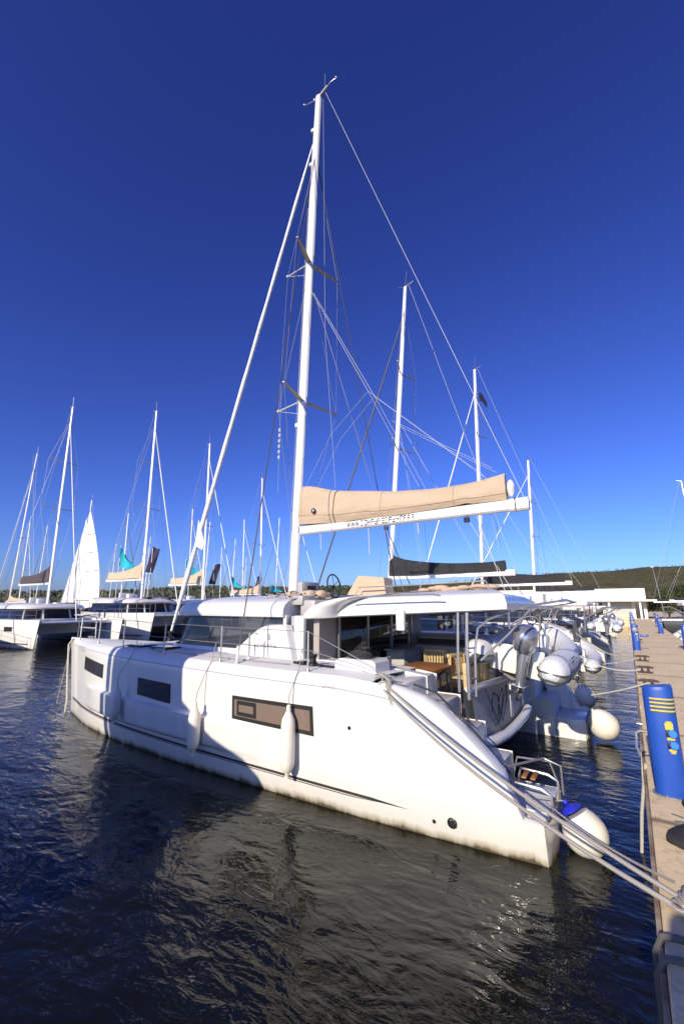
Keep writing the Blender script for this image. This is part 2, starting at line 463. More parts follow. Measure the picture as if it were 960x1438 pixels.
def stem_x(x, z):
    t = max(0, min(1, (x - 8.8) / 2.6))
    return x - t * t * .42 * max(0, (1.75 - z)) / 1.75
cat_ = thing('catamaran', 'large white sailing catamaran with tan sail cover, moored stern-to in the foreground', 'catamaran', (0, 0, 0))
XS = [-.02, .06, .17, .205, .24, .3, .36, .43, .5, .64, .78, .89, 1.0, 1.1, 1.2, 1.32, 1.45, 1.62, 1.8, 2.1, 2.4, 2.8, 3.2, 3.6, 3.9, 4.2, 4.5, 4.8, 5.2, 5.6, 6, 6.5, 7, 7.5, 8, 8.4, 8.7, 9, 9.3, 9.6, 9.9, 10.2, 10.5, 10.8, 11.0, 11.2, 11.32, 11.4]
ZS = [1.0, .985, .96, .93, .88, .80, .7, .62, .60, .565, .55, .50, .47, .445, .43, .41, .39, .36, .32, .25, .18, .12, .06, 0]
def zrow(x):
    zt = interp(ZT, x)
    base = [-.55, -.48, -.42, -.33, -.25, -.12, 0, .1, .22, .32, .40, .44, .47, .52, .66,   .80, .845, .885, .92, 1.1, 1.3, 1.45]
    top = [zt - .16, zt - .11, zt - .07, zt - .03, zt]
    zl = [z if z < zt - .17 else None for z in base]
    last = max(z for z in zl if z is not None)
    zl = [z if z is not None else last + (zt - .165 - last) * .5 for z in zl]
    zl = sorted(zl)
    return zl + top
def side_pt(x, z, side, sgn):
    y = hull_y(x, z, side)
    if sgn < 0: y = 2 * YC - y
    return (stem_x(x, z), y, z)
def stepz(x):      # height of the stern steps
    for x1, z in ((.52, .375), (.86, .70), (1.2, 1.02), (1.56, 1.33)):
        if x < x1: return z
    return None
def make_hull(sgn):
    mb = MB()
    outer = [[side_pt(x, z, 'o', sgn) for z in zrow(x)] for x in XS]
    mb.grid(outer)
    # inner side: up to the step profile aft, to the deck forward
    inner = []
    XI = [-.02, .2, .519, .521, .7, .859, .861, 1.0, 1.199, 1.201, 1.4, 1.559, 1.561, 1.8, 2.4, 3.2, 4, 5, 6, 7, 8, 8.6, 9.2, 9.6, 9.9, 10.2, 10.5, 10.8, 11.0, 11.2, 11.32, 11.4]
    for x in XI:
        zt = stepz(x) or interp(ZT, x)
        inner.append([side_pt(x, lerp(-.55, zt, k / 9), 'i', sgn) for k in range(10)])
    mb.grid(inner)
    # inner wall of the stern coaming
    CW = lambda x: .24 if x > .3 else .12
    wall_t = []; cap = []
    for x in [q for q in XS if q <= 1.8]:
        zt = interp(ZT, x); s = stepz(x) or zt
        yo = hull_y(x, zt, 'o'); yin = yo - CW(x)
        f = (lambda y: y) if sgn > 0 else (lambda y: 2 * YC - y)
        cap.append([(x, f(yo), zt), (x, f(yo - .03), zt + .018), (x, f(yin + .03), zt + .018), (x, f(yin), zt)])
        wall_t.append([(x, f(yin), zt), (x, f(yin - .02), min(s, zt) - .03)])
    mb.grid(cap); mb.grid(wall_t)
    # transom
    zs = zrow(-.02)
    tr = []
    for z in zs:
        a = side_pt(-.02, z, 'o', sgn); b = side_pt(-.02, z, 'i', sgn)
        bulge = .05 * max(0, min(1, (z + .55) / .5))
        tr.append([Vector(a).lerp(Vector(b), t) - Vector((bulge * math.sin(PI * t) ** .5 if 0 < t < 1 else 0, 0, 0)) for t in (0, .05, .2, .4, .6, .8, .95, 1)])
    mb.grid(tr)
    o = mb.build('hull', M['hull'], cat_, angle=32)
    # steps
    st = MB()
    f = (lambda y: y) if sgn > 0 else (lambda y: 2 * YC - y)
    for x0, x1, z in ((-.01, .52, .375), (.52, .86, .70), (.86, 1.2, 1.02), (1.2, 1.56, 1.33), (1.56, 1.95, 1.60)):
        a, b = f(1.2), f(hull_y(max(x0, .3), 1.0, 'o') - .2)
        st.box((x0 + .002, min(a, b), -.3), (x1, max(a, b), z), .025)
    st.build('stern_steps', M['white'], cat_)
    # side deck from the coaming forward
    d = MB()
    rows = []
    for x in [1.9, 2.4, 3.2, 4, 5, 6, 7, 8, 8.6, 9, 9.4, 9.8, 10.2, 10.6, 11.0, 11.3, 11.4]:
        zt = interp(ZT, x)
        yo = hull_y(x, zt, 'o'); yi = hull_y(x, zt, 'i')
        yi = min(yi, 1.35)if x < 9.2 else yi
        rows.append([(stem_x(x, zt), f(lerp(yo, yi, t)), zt + .035 * math.sin(PI * min(1, t * 1.3)) if t < .77 else zt + .02) for t in (0, .08, .2, .4, .6, .8, 1)])
    d.grid(rows)
    d.build('side_deck', M['deck'], cat_)
    return o
hull_p = make_hull(1)
hull_s = make_hull(-1)

def on_hull(x, z, off=.006, sgn=1):
    y = hull_y(x, z, 'o') + off
    return Vector((stem_x(x, z), y if sgn > 0 else 2 * YC - y, z))
def hull_patch(name, m, parent, corners, off, nx=10, nz=4, thick=.02, bev=True):
    """corners: (x,z) TL, TR, BR, BL seen from outside (TL = forward top)"""
    mb = MB(); (tl, tr, br, bl) = corners
    rows = []; back = []
    for i in range(nz + 1):
        v = i / nz; row = []; rb = []
        for j in range(nx + 1):
            u = j / nx
            x = lerp(lerp(tl[0], tr[0], u), lerp(bl[0], br[0], u), v); z = lerp(lerp(tl[1], tr[1], u), lerp(bl[1], br[1], u), v)
            row.append(on_hull(x, z, off)); rb.append(on_hull(x, z, off - thick))
        rows.append(row); back.append(rb)
    mb.grid(rows); mb.grid(back)
    ring = lambda R_: R_[0] + [r[-1] for r in R_[1:-1]] + R_[-1][::-1] + [r[0] for r in R_[1:-1]][::-1]
    mb.grid([ring(rows), ring(back)], closed_v=True)
    return mb.build(name, m, parent, angle=30)
# hull stripe (double line, lower one thin)
def stripe(z0, z1, x0, x1, name='hull_stripe'):
    mb = MB(); rows = []
    n = 60
    for i in range(n + 1):
        x = lerp(x0, x1, i / n)
        zc = interp([(1.3, .25), (3.6, .29), (6, .315), (9, .345), (11.4, .37)], x)
        w = min(1, (x - x0) / .5)
        rows.append([on_hull(x, zc + z0 * w, .004), on_hull(x, zc + lerp(z0, z1, .5) * w, .0055), on_hull(x, zc + z1 * w, .004)])
    mb.grid(rows)
    return mb.build(name, M['stripe'], hull_p)
stripe(-.008, .028, 1.42, 11.0)
stripe(-.03, -.018, 1.7, 11.0, 'pinstripe')
# hull windows
def hull_window(c, fr, sub=None, pane='pane'):
    w = hull_patch('hull_window', M['frame'], cat_, c, .012, thick=.03)
    (tl, tr, br, bl) = c
    e = fr
    def inn(a, b, t): return (lerp(a[0], b[0], t), lerp(a[1], b[1], t))
    wx = abs(tl[0] - tr[0]); hz = abs(tl[1] - bl[1])
    fx, fz = e / wx, e / hz
    def P(u, v):
        t = inn(tl, tr, u); b = inn(bl, br, u); return inn(t, b, v)
    hull_patch('pane', M[pane], w, (P(fx, fz), P(1 - fx, fz), P(1 - fx, 1 - fz), P(fx, 1 - fz)), .014, thick=.005)
    if sub:
        u0, u1, v0, v1 = sub
        hull_patch('hatch_frame', M['frame'], w, (P(u0, v0), P(u1, v0), P(u1, v1), P(u0, v1)), .024, nx=4, thick=.014)
        du, dv = .03, .16
        hull_patch('hatch_pane', M['pane'], w, (P(u0 + du, v0 + dv), P(u1 - du, v0 + dv), P(u1 - du, v1 - dv), P(u0 + du, v1 - dv)), .027, nx=4, thick=.006)
    return w
hull_window(((4.30, 1.235), (2.77, 1.245), (2.76, .87), (4.30, .90)), .05, (.075, .33, .18, .80))
hull_window(((6.90, 1.27), (5.86, 1.25), (5.86, .93), (6.90, .97)), .035, pane='pane_dark')
hull_window(((9.72, 1.44), (8.42, 1.37), (8.42, 1.10), (9.72, 1.16)), .035, pane='pane_dark')
# hull to deck joint line
for sgn in (1, -1):
    mb = MB(); rows = []
    for i in range(61):
        x = lerp(1.6, 11.2, i / 60); zt = interp(ZT, x)
        rows.append([on_hull(x, zt - .150, .002, sgn), on_hull(x, zt - .143, .004, sgn), on_hull(x, zt - .136, .002, sgn)])
    mb.grid(rows); mb.build('deck_joint', M['greyletter'], hull_p if sgn > 0 else hull_s)
# through-hulls
def through_hull(x, z, r):
    p = on_hull(x, z, 0); mb = MB()
    Mx = Matrix.Translation(p) @ Matrix.Rotation(R(-90), 4, 'X')
    mb.lathe([(r, -.01), (r, .012), (r * .8, .018), (r * .62, .018), (r * .55, .004), (.001, .004)], Mx, 18)
    mb.build('through_hull', M['black'], hull_p)
through_hull(.93, .22, .055); through_hull(1.14, .19, .02); through_hull(2.2, 1.05, .022)
# bow lettering (small grey, as on the photograph)
def block_letters(parent, pts_fn, n, m, seed, name):
    rr = random.Random(seed); mb = MB()
    u = 0.0
    for i in range(n):
        w = rr.uniform(.55, .85) / n
        segs = rr.sample([(0, .22, 0, 1), (.78, 1, 0, 1), (0, 1, 0, .2), (0, 1, .8, 1), (0, 1, .42, .6)], 3)
        for (a, b, c, d) in segs:
            mb.face([pts_fn(u + w * a, c), pts_fn(u + w * b, c), pts_fn(u + w * b, d), pts_fn(u + w * a, d)])
        u += 1.0 / n
    return mb.build(name, m, parent, smooth=False, weld=False)
block_letters(cat_, lambda u, v: on_hull(10.55 - u * .75, 1.52 + v * .10, .006), 7, M['greyletter'], 3, 'hull_lettering')
block_letters(cat_, lambda u, v: on_hull(2.62 - u * .22, 1.5 + v * .035, .006), 5, M['greyletter'], 5, 'small_decal')

# ---- nacelle, deck plate, cockpit
ym = lambda y: 2 * YC - y
mb = MB()
mb.box((.95, -2.62, .66), (8.9, 1.22, .80), .03)                    # bridgedeck underside
rows = []
for x, z0 in ((8.9, .66), (9.05, .8), (9.12, 1.1), (9.0, 1.5), (8.9, 1.66)): rows.append([(x, y, z0) for y in (1.2, .3, YC, -1.7, -2.6)])
mb.grid(rows)
mb.build('bridgedeck', M['white'], cat_)
mb = MB()
mb.box((3.62, ym(1.45), 1.60), (9.0, 1.45, 1.685), .02)
mb.build('foredeck', M['deck'], cat_)
# sole and cockpit walls
mb = MB(); mb.box((1.02, ym(1.55), .90), (3.7, 1.55, .952), .01); mb.build('cockpit_sole', M['sole'], cat_, smooth=False)
mb = MB()
mb.prism([(1.55, .8), (3.62, .8), (3.62, 1.70), (2.4, 1.70), (2.0, 1.66), (1.55, 1.60)], 'y', 1.36, 1.52)
mb.build('cockpit_coaming', M['white'], cat_, angle=30)
mb = MB()
mb.prism([(1.0, .8), (3.62, .8), (3.62, 1.84), (1.6, 1.84), (1.0, 1.5)], 'y', ym(1.36), ym(1.75))
mb.build('cockpit_coaming', M['white'], cat_, angle=30)
# starboard bench with brown backrest
mb = MB(); mb.box((1.5, -2.78, .95), (3.5, -2.05, 1.30), .03); mb.build('bench', M['white'], cat_)
mb = MB(); mb.box((1.5, -2.70, 1.302), (3.5, -2.05, 1.40), .04); mb.build('bench_cushion', M['paleteak'], cat_)
mb = MB(); mb.box((1.45, -2.80, 1.38), (3.56, -2.66, 1.80), .05); mb.build('bench_backrest', M['brown'], cat_)
mb = MB(); mb.box((1.4, -3.05, 1.843), (3.6, -2.62, 1.93), .03); mb.build('coaming_top', M['grey'], cat_)
# galley corner: bulkhead, dark sliding doors
mb = MB(); mb.box((3.5, ym(1.5), .952), (3.62, 1.5, 2.50)); 
mb.build('aft_bulkhead', M['greybeige'], cat_)
mb = MB(); mb.box((3.46, -2.2, .98), (3.49, .95, 2.38), .008); mb.build('saloon_door', M['doorglass'], cat_)
for y in (-2.2, -1.15, -.1, .95):
    mb = MB(); mb.box((3.44, y - .03, .97), (3.457, y + .03, 2.40))
    mb.build('door_frame', M['alu_grey'], cat_)
# aft galley counter, light grey (photo: left of the table)
mb = MB(); mb.box((2.98, -1.62, .953), (3.40, -.75, 1.66), .03); mb.build('galley_counter', M['grey'], cat_)
mb = MB(); mb.box((2.94, -1.66, 1.663), (3.43, -.70, 1.70), .012); mb.build('counter_top', M['greybeige'], cat_)
mb = MB(); mb.box((2.62, .55, .953), (3.42, 1.30, 1.62), .04); mb.box((2.60, .55, 1.40), (2.66, 1.30, 1.72), .02); mb.build('seat_locker', M['white'], cat_)

# aft bulwark panel between the hulls, rounded lip below
def P_(y, z, dx=0): return (.93 + .10 * (z - .7) + dx, y, z)
mb = MB()
rows = [[P_(1.28, .70), P_(.5, .66), P_(-.7, .64), P_(-1.9, .70), P_(-2.6, .76)],
        [P_(1.28, 1.0), P_(.5, 1.0), P_(-.7, 1.0), P_(-1.9, 1.0), P_(-2.6, 1.0)],
        [P_(1.28, 1.42), P_(.5, 1.36), P_(-.7, 1.30), P_(-1.9, 1.28), P_(-2.6, 1.36)]]
b2 = [[(p[0] + .12, p[1], p[2]) for p in r] for r in rows]
mb.grid(rows); mb.grid(b2); mb.grid([rows[-1], b2[-1]]); mb.grid([rows[0], b2[0]])
mb.build('aft_bulwark', M['grey'], cat_)
mb = MB(); mb.tube([(.97, 1.45, 1.46), (.98, .8, 1.42), (.98, -.2, 1.36), (.98, -1.4, 1.33), (.97, -2.6, 1.40)], .06, 10, flat=.8); mb.build('bulwark_rail', M['white'], cat_)
mb = MB()
mb.tube([(.95, 1.24, .74), (.84, .9, .70), (.80, .3, .655), (.80, -.4, .64), (.80, -1.1, .66), (.81, -1.5, .70)], .075, 12)
mb.build('bulwark_lip', M['white'], cat_)
for y in (-.62, -1.55):
    mb = MB(); mb.box((.885, y - .02, .72), (.925, y + .02, 1.31), .008); mb.build('bulwark_rib', M['white'], cat_)
# tangle of line against the bulwark
mb = MB(); rr = random.Random(11)
for k in range(3):
    pts = []
    c = Vector((.90, .45 - .28 * k, 1.04))
    for i in range(40):
        t = i / 39 * 2 * PI * 1.6
        pts.append(c + Vector((rr.uniform(-.012, .0), math.cos(t + k) * (.20 + .05 * rr.random()) , math.sin(t) * (.20 + .06 * rr.random()))))
    mb.tube(pts, .0055, 5)
mb.tube([(.91, .9, 1.40), (.90, .7, 1.2), (.89, .5, .95), (.87, .42, .78), (.80, .40, .60), (.80, .38, .42)], .008, 5)
mb.build('rope_tangle', M['rope_dark'], cat_)

# ---- coach roof
def plan(t, fwd, hw, aft, n=24):
    """half outline of the coach roof, from aft corner round the front to the other aft corner"""
    pts = []
    for i in range(n + 1):
        a = -PI / 2 + PI * i / n
        c, s = math.cos(a), math.sin(a)
        x = lerp(aft + (fwd - aft) * .62, fwd, abs(c) ** .75) if True else 0
        pts.append((x, YC - s * hw * (1 if abs(s) > 0 else 1)))
    return pts
def roof_outline(front, shoulder, aft, hw):
    pts = [(aft, YC + hw), (lerp(aft, shoulder, .5), YC + hw * 1.0)]
    n = 20
    for i in range(n + 1):
        a = PI / 2 - PI * i / n
        pts.append((shoulder + (front - shoulder) * max(0, math.cos(a)) ** .7, YC + hw * (abs(math.sin(a)) ** .62) * (1 if math.sin(a) >= 0 else -1)))
    pts += [(lerp(aft, shoulder, .5), YC - hw), (aft, YC - hw)]
    return pts
mb = MB()
prof = [(2.40, -.10), (2.39, -.02), (2.43, .0), (2.52, .0), (2.61, -.05), (2.68, -.16), (2.74, -.42), (2.79, -.9), (2.82, -1.6)]
rows = []
for z, ins in prof:
    o_ = roof_outline(7.95 + ins * 1.05, 6.55 + ins * .4, 4.22, 2.33 + ins)
    rows.append([(x, y, z - .004 * max(0, x - 6) ** 2) for x, y in o_])
mb.grid(rows)
mb.face(rows[-1]); mb.face(rows[0])
mb.grid([[r[0], r[-1]] for r in rows])
coach = mb.build('coach_roof', M['white'], cat_, angle=50)
# saloon glazing below the roof
mb = MB()
lo = roof_outline(8.05, 6.6, 4.3, 2.26); hi = roof_outline(7.7, 6.4, 4.3, 2.20)
mb.grid([[(x, y, 1.70) for x, y in lo], [(lerp(a[0], b[0], .5), lerp(a[1], b[1], .5), 2.05) for a, b in zip(lo, hi)], [(x, y, 2.405) for x, y in hi]])
sw = mb.build('saloon_window', M['saloon'], cat_)
for k in (5, 8, 11, 14, 17, 20):
    a, b = lo[k], hi[k]; mb = MB()
    mb.tube([(a[0] - .02, a[1] * .995, 1.70), (b[0] - .02, b[1] * .995, 2.40)], .03, 6)
    mb.build('window_mullion', M['black'], sw)
mb = MB()
lo2 = roof_outline(8.15, 6.65, 4.3, 2.33); lo3 = roof_outline(8.1, 6.62, 4.3, 2.29)
mb.grid([[(x, y, 1.66) for x, y in lo2], [(x, y, 1.74) for x, y in lo2], [(x, y, 1.79) for x, y in lo3]])
mb.build('coaming_base', M['white'], cat_)
# saloon interior: pale bulkhead, settee and table seen through the glass
mb = MB(); mb.box((4.9, -2.6, 1.69), (5.0, -1.0, 2.3)); mb.box((5.9, -2.6, 1.69), (6.8, -2.2, 1.95), .04); mb.box((5.6, -.9, 1.69), (5.75, -.3, 2.38)); mb.build('saloon_furniture', M['paleteak'], cat_)
# sculpted side fairing at the back of the saloon glazing (mirrored)
wing = [(5.62, 1.665), (5.42, 1.76), (5.14, 1.90), (4.88, 2.09), (4.70, 2.20), (4.5, 2.255), (4.18, 2.265), (4.05, 2.25), (3.98, 2.0), (3.90, 1.665)]
for sgn in (1, -1):
    mb = MB()
    a, b = (1.56, 1.72) if sgn > 0 else (ym(1.56), ym(1.72))
    rows = []
    for y, sc in ((a, 1.0), (lerp(a, b, .75), 1.0), (b, .965)):
        rows.append([(4.6 + (p[0] - 4.6) * (sc if p[1] > 1.7 else 1), y, 1.665 + (p[1] - 1.665) * sc) for p in wing])
    mb.grid(rows, closed_v=True, cap=True)
    fo = mb.build('side_fairing', M['white'], cat_, angle=35)
    if sgn > 0:
        g = MB(); g.box((4.42, 1.718, 1.99), (4.48, 1.728, 2.10), .004); g.box((4.72, 1.722, 2.08), (4.80, 1.730, 2.11), .004)
        g.build('fairing_vent', M['greyletter'], fo)
        block_letters(fo, lambda u, v: (4.80 - u * .55, 1.726, 1.86 + v * .06), 7, M['greyletter'], 9, 'small_lettering')
    # white pillars of the roof aft of it
    p_ = MB(); yy = (1.40, 1.56) if sgn > 0 else (ym(1.56), ym(1.40))
    p_.box((3.80, yy[0], 1.66), (4.02, yy[1], 2.42), .02)
    p_.box((4.20, yy[0], 2.2), (4.27, yy[1], 2.42), .01)
    p_.build('roof_pillar', M['white'], cat_)
    q = MB(); q.box((4.02, yy[0] + .05, 1.67), (4.10, yy[1] - .03, 2.41)); q.build('pillar_panel', M['grey'], cat_)
    # dark side glazing of the saloon's aft part
    q = MB()
    yy2 = (1.44, 1.47) if sgn > 0 else (ym(1.47), ym(1.44))
    q.box((3.60, yy2[0], 1.66), (3.80, yy2[1], 2.42)); q.build('side_door_glass', M['doorglass'], cat_)

# ---- hardtop over the cockpit
mb = MB()
def ht_outline(x0, x1, hw, r=.35):
    pts = []
    for cx, cy, a0 in ((x1 - r, hw - r, 90), (x0 + r, hw - r, 180), (x0 + r, -hw + r, 270), (x1 - r, -hw + r, 0)):
        for k in range(6):
            a = R(a0 - k * 18) if False else R(a0 + k * 18)
            pts.append((cx + r * math.cos(a), YC + cy + r * math.sin(a)))
    return pts
rows = []
for z, ins, fx in ((2.50, -.16, 0), (2.47, -.03, 0), (2.49, 0, 0), (2.56, .005, .0), (2.66, -.02, -.12), (2.74, -.09, -.3), (2.79, -.22, -.5), (2.83, -.6, -.75), (2.85, -1.2, -1.2)):
    o_ = ht_outline(.42 - ins * .5, 4.08 + fx * .9 + ins * .2, 2.42 + ins, .42)
    rows.append([(x, y, z - .045 * max(0, x - 1.6) - .03 * ((y - YC) / 2.4) ** 2 + .02 + (.05 * (1.6 - x) if x < 1.6 and z < 2.6 else 0)) for x, y in o_])
mb.grid(rows, closed_v=True)
mb.face(rows[-1])
hardtop = mb.build('hardtop', M['white'], cat_, angle=50)
mb = MB(); mb.face([(x, y, z + .06) for x, y, z in rows[0]]); mb.grid([rows[0], [(x, y, z + .06) for x, y, z in rows[0]]], closed_v=True)
mb.build('hardtop_lining', M['greybeige'], cat_)
mb = MB(); mb.tube([(2.9, 1.5, 2.70), (2.75, 1.52, 2.725), (1.9, 1.53, 2.755), (1.4, 1.52, 2.76), (1.3, 1.50, 2.74)], .016, 6)
mb.build('handrail', M['steel'], hardtop)
mb = MB(); mb.box((1.9, 1.42, 2.22), (2.04, 1.50, 2.52), .015); mb.build('hardtop_bracket', M['white'], cat_)
# rolled side awning hanging under the far edge of the hardtop
mb = MB()
mb.grid([[(3.35, -3.0, 2.44), (2.4, -3.02, 2.47), (1.4, -3.0, 2.52)], [(3.35, -3.05, 2.32), (2.4, -3.06, 2.38), (1.4, -3.05, 2.47)]])
mb.grid([[(3.35, -3.03, 2.44), (2.4, -3.05, 2.47), (1.4, -3.03, 2.52)], [(3.35, -3.08, 2.32), (2.4, -3.09, 2.38), (1.4, -3.08, 2.47)]])
mb.build('side_awning', M['greybeige'], cat_)
# far struts and aft arch that carries the hardtop and the tender
for sgn in (1, -1):
    f = (lambda y: y) if sgn > 0 else ym
    mb = MB()
    mb.tube([(.93, f(1.60), 1.36), (.92, f(1.60), 2.0), (.90, f(1.58), 2.50)], .026, 8)
    mb.tube([(1.05, f(1.62), 1.45), (1.04, f(1.62), 2.0), (1.02, f(1.60), 2.50)], .020, 8)
    mb.tube([(.88, f(1.45), 1.38), (.86, f(1.43), 2.0), (.82, f(1.38), 2.28), (.70, f(1.25), 2.40), (.3, f(.9), 2.58), (-.15, f(.55), 2.66)], .017, 8)
    mb.tube([(.80, f(1.40), 1.85), (.45, f(1.1), 2.22), (.2, f(.85), 2.54)], .018, 8)
    mb.tube([(.93, f(1.60), 1.62), (.86, f(1.44), 1.62)], .012, 6); mb.tube([(.92, f(1.60), 2.02), (.86, f(1.43), 2.02)], .012, 6)
    mb.build('stainless_arch', M['steel'], cat_)
mb = MB(); mb.tube([(-.12, .58, 2.655), (-.12, YC, 2.69), (-.12, ym(.58), 2.655)], .022, 8); mb.tube([(.3, .9, 2.57), (.3, ym(.9), 2.57)], .018, 8)
mb.build('arch_crossbar', M['steel'], cat_)
# helm on the raised bridge: console, wheel, seat
mb = MB(); mb.box((4.55, .10, 2.72), (4.72, .62, 3.08), .03); mb.build('helm_console', M['grey'], cat_)
mb = MB(); mb.box((4.535, .22, 2.86), (4.548, .50, 3.0)); mb.build('chart_screen', M['black'], cat_)
mb = MB()
cw = Vector((4.15, .1, 3.0)); ang = [2 * PI * i / 28 for i in range(29)]
mb.tube([cw + Vector((math.sin(a) * .04, math.cos(a) * .24, math.sin(a) * .24)) for a in ang], .016, 6)
for k in range(5):
    a = 2 * PI * k / 5; mb.tube([cw, cw + Vector((0, math.cos(a) * .24, math.sin(a) * .24))], .007, 5)
mb.tube([cw, cw + Vector((.3, 0, -.25))], .03, 8)
mb.build('steering_wheel', M['rubber'], cat_)
mb = MB(); mb.prism([(2.80, 2.80), (3.66, 2.80), (3.60, 2.90), (3.40, 3.17), (2.84, 3.12)], 'y', .0, .35)
mb.build('helm_seat', M['tan2'], cat_)
for y in (.5, -1.9):
    mb = MB(); mb.tube([(3.4, y, 2.75), (3.3, y, 2.93), (.9, y, 2.99), (.8, y, 2.80)], .013, 6)
    mb.build('roof_rail', M['steel'], cat_)
mb = MB(); rr = random.Random(5)
for k in range(9):
    x = .95 + .15 * k
    mb.ball((x, .05 + rr.uniform(-.12, .12), 2.87 + .04 * rr.random()), .08 + .05 * rr.random(), 8, 6, (1.5, 1.2, .5))
mb.build('folded_canvas', M['tan2'], cat_)
mb = MB(); mb.ball((.95, .0, 2.89), .09, 8, 6, (2.2, 1.4, .5)); mb.build('red_cushion', M['red'], cat_)

# ---- mast, spreaders, boom
def mast_pt(z): return Vector((5.93 - .0358 * (z - 2.9), YC, z))
mb = MB(); rows = []
for z in (2.70, 3.2, 6, 10, 14, 16.5, 18.1, 18.45):
    c = mast_pt(z); k = 1 if z < 14 else lerp(1, .72, (z - 14) / 4.5)
    rows.append([c + Vector((math.cos(a) * .135 * k, math.sin(a) * .092 * k, 0)) for a in [2 * PI * j / 18 for j in range(18)]])
mb.grid(rows, closed_v=True, cap=True)
mast = mb.build('mast', M['alu'], cat_)
mb = MB()
for z0, z1 in ((2.9, 7.9), (8.1, 12.2), (12.5, 18.3)):
    mb.tube([mast_pt(z0) + Vector((-.135, 0, 0)), mast_pt(z1) + Vector((-.12, 0, 0))], .018, 5)
mb.build('mast_track', M['alu_grey'], mast)
# masthead gear
t = mast_pt(18.45); mb = MB()
mb.prism([(t.x + .12, 18.40), (t.x - .35, 18.62), (t.x - .38, 18.56), (t.x - .02, 18.36)], 'y', YC - .03, YC + .03)
mb.tube([t + Vector((-.25, 0, .1)), t + Vector((-.25, 0, .75))], .008, 5)
mb.tube([t + Vector((-.33, 0, .1)), t + Vector((-.40, -.05, .32)), t + Vector((-.62, -.08, .36))], .008, 5)
mb.ball(t + Vector((-.62, -.08, .38)), .035, 8, 6)
mb.tube([t + Vector((.1, .0, -.05)), t + Vector((.45, .12, -.15))], .008, 5); mb.ball(t + Vector((.46, .13, -.13)), .035, 8, 6)
mb.ball(t + Vector((.15, 0, -.02)), .045, 8, 6)
mb.build('masthead_gear', M['alu_grey'], mast)
mb = MB()
for z in (17.2, 15.9, 7.35): mb.box((mast_pt(z).x + .09, YC - .05, z - .06), (mast_pt(z).x + .2, YC + .05, z + .06), .02)
mb.build('mast_lamp', M['white'], mast)
def spreader(z, tips, fwd):
    for y, x in tips:
        c = mast_pt(z); mb = MB()
        d = Vector((x, y, z)) - c
        p = d.cross(Vector((0, 0, 1))).normalized()
        rows = []
        for t_, w in ((.08, .075), (.5, .062), (1, .04)):
            q = c + d * t_
            rows.append([q + p * w, q + Vector((0, 0, .018)), q - p * w, q - Vector((0, 0, .018))])
        mb.grid(rows, closed_v=True, cap=True)
        mb.build('spreader', M['spreader'], mast, smooth=False)
    mb = MB(); c = mast_pt(z)
    mb.tube([c + Vector((.1, 0, .03)), (fwd[0], fwd[1], z - .03)], .022, 6); mb.ball((fwd[0], fwd[1], z - .03), .05, 8, 6)
    mb.tube([c + Vector((.05, 0, -.35)), (fwd[0], fwd[1], z - .03)], .008, 5)
    mb.build('jumper_strut', M['wline'], mast)
spreader(12.3, ((.24, 5.30), (-1.70, 5.32)), (6.42, YC))
spreader(8.0, ((.40, 5.48), (-1.88, 5.42)), (6.66, YC - .05))
def wire(pts, r, m='wire', parent=None, name='shroud'):
    mb = MB(); mb.tube(pts, r, 5); return mb.build(name, M[m], parent or cat_)
# diamond wires
for y1, y2, sx in ((.24, .40, 1), (-1.70, -1.88, -1)):
    wire([mast_pt(16.2), (5.30, y1, 12.3), (5.45, y2, 8.0), mast_pt(3.6)], .005, parent=mast, name='diamond_stay')
    wire([mast_pt(12.1), (5.45, y2, 8.0)], .004, parent=mast, name='diamond_stay')
wire([mast_pt(16.0), (6.42, YC, 12.27), (6.66, YC - .05, 7.97), mast_pt(3.8)], .005, parent=mast, name='jumper_stay')
wire([mast_pt(12.0), (6.66, YC - .05, 7.97)], .004, parent=mast, name='jumper_stay')
# cap shrouds and lowers
wire([(4.42, 2.50, 1.66), mast_pt(16.3)], .012, 'dwire'); wire([(4.42, ym(2.50), 1.66), mast_pt(16.3)], .014, 'dwire')
wire([(4.42, 2.50, 1.66), (4.46, 2.44, 1.95)], .03, 'steel', name='turnbuckle'); wire([(4.40, 2.56, 1.35), (4.42, 2.50, 1.70)], .05, 'steel', name='chainplate')
wire([(4.0, ym(2.45), 1.66), mast_pt(11.9)], .009)
for x, z in ((6.15, 9.5), (6.2, 14.2)): wire([(6.0, YC + .14, 3.0), mast_pt(z) + Vector((.1, .1, 0))], .004, 'wline', mast, 'halyard')
wire([mast_pt(18.2) + Vector((-.2, 0, 0)), (5.2, YC - .25, 10), (4.9, YC - .35, 5.5)], .004, 'wline', mast, 'halyard')
# flag halyard with small code pennants under the lower spreader
mb = MB(); mb.tube([(5.62, .32, 8.0), (5.62, .32, 5.2)], .004, 4)
for k in range(6): mb.box((5.60, .318, 6.75 - .14 * k), (5.66, .322, 6.83 - .14 * k))
mb.build('flag_halyard', M['grey'], mast)
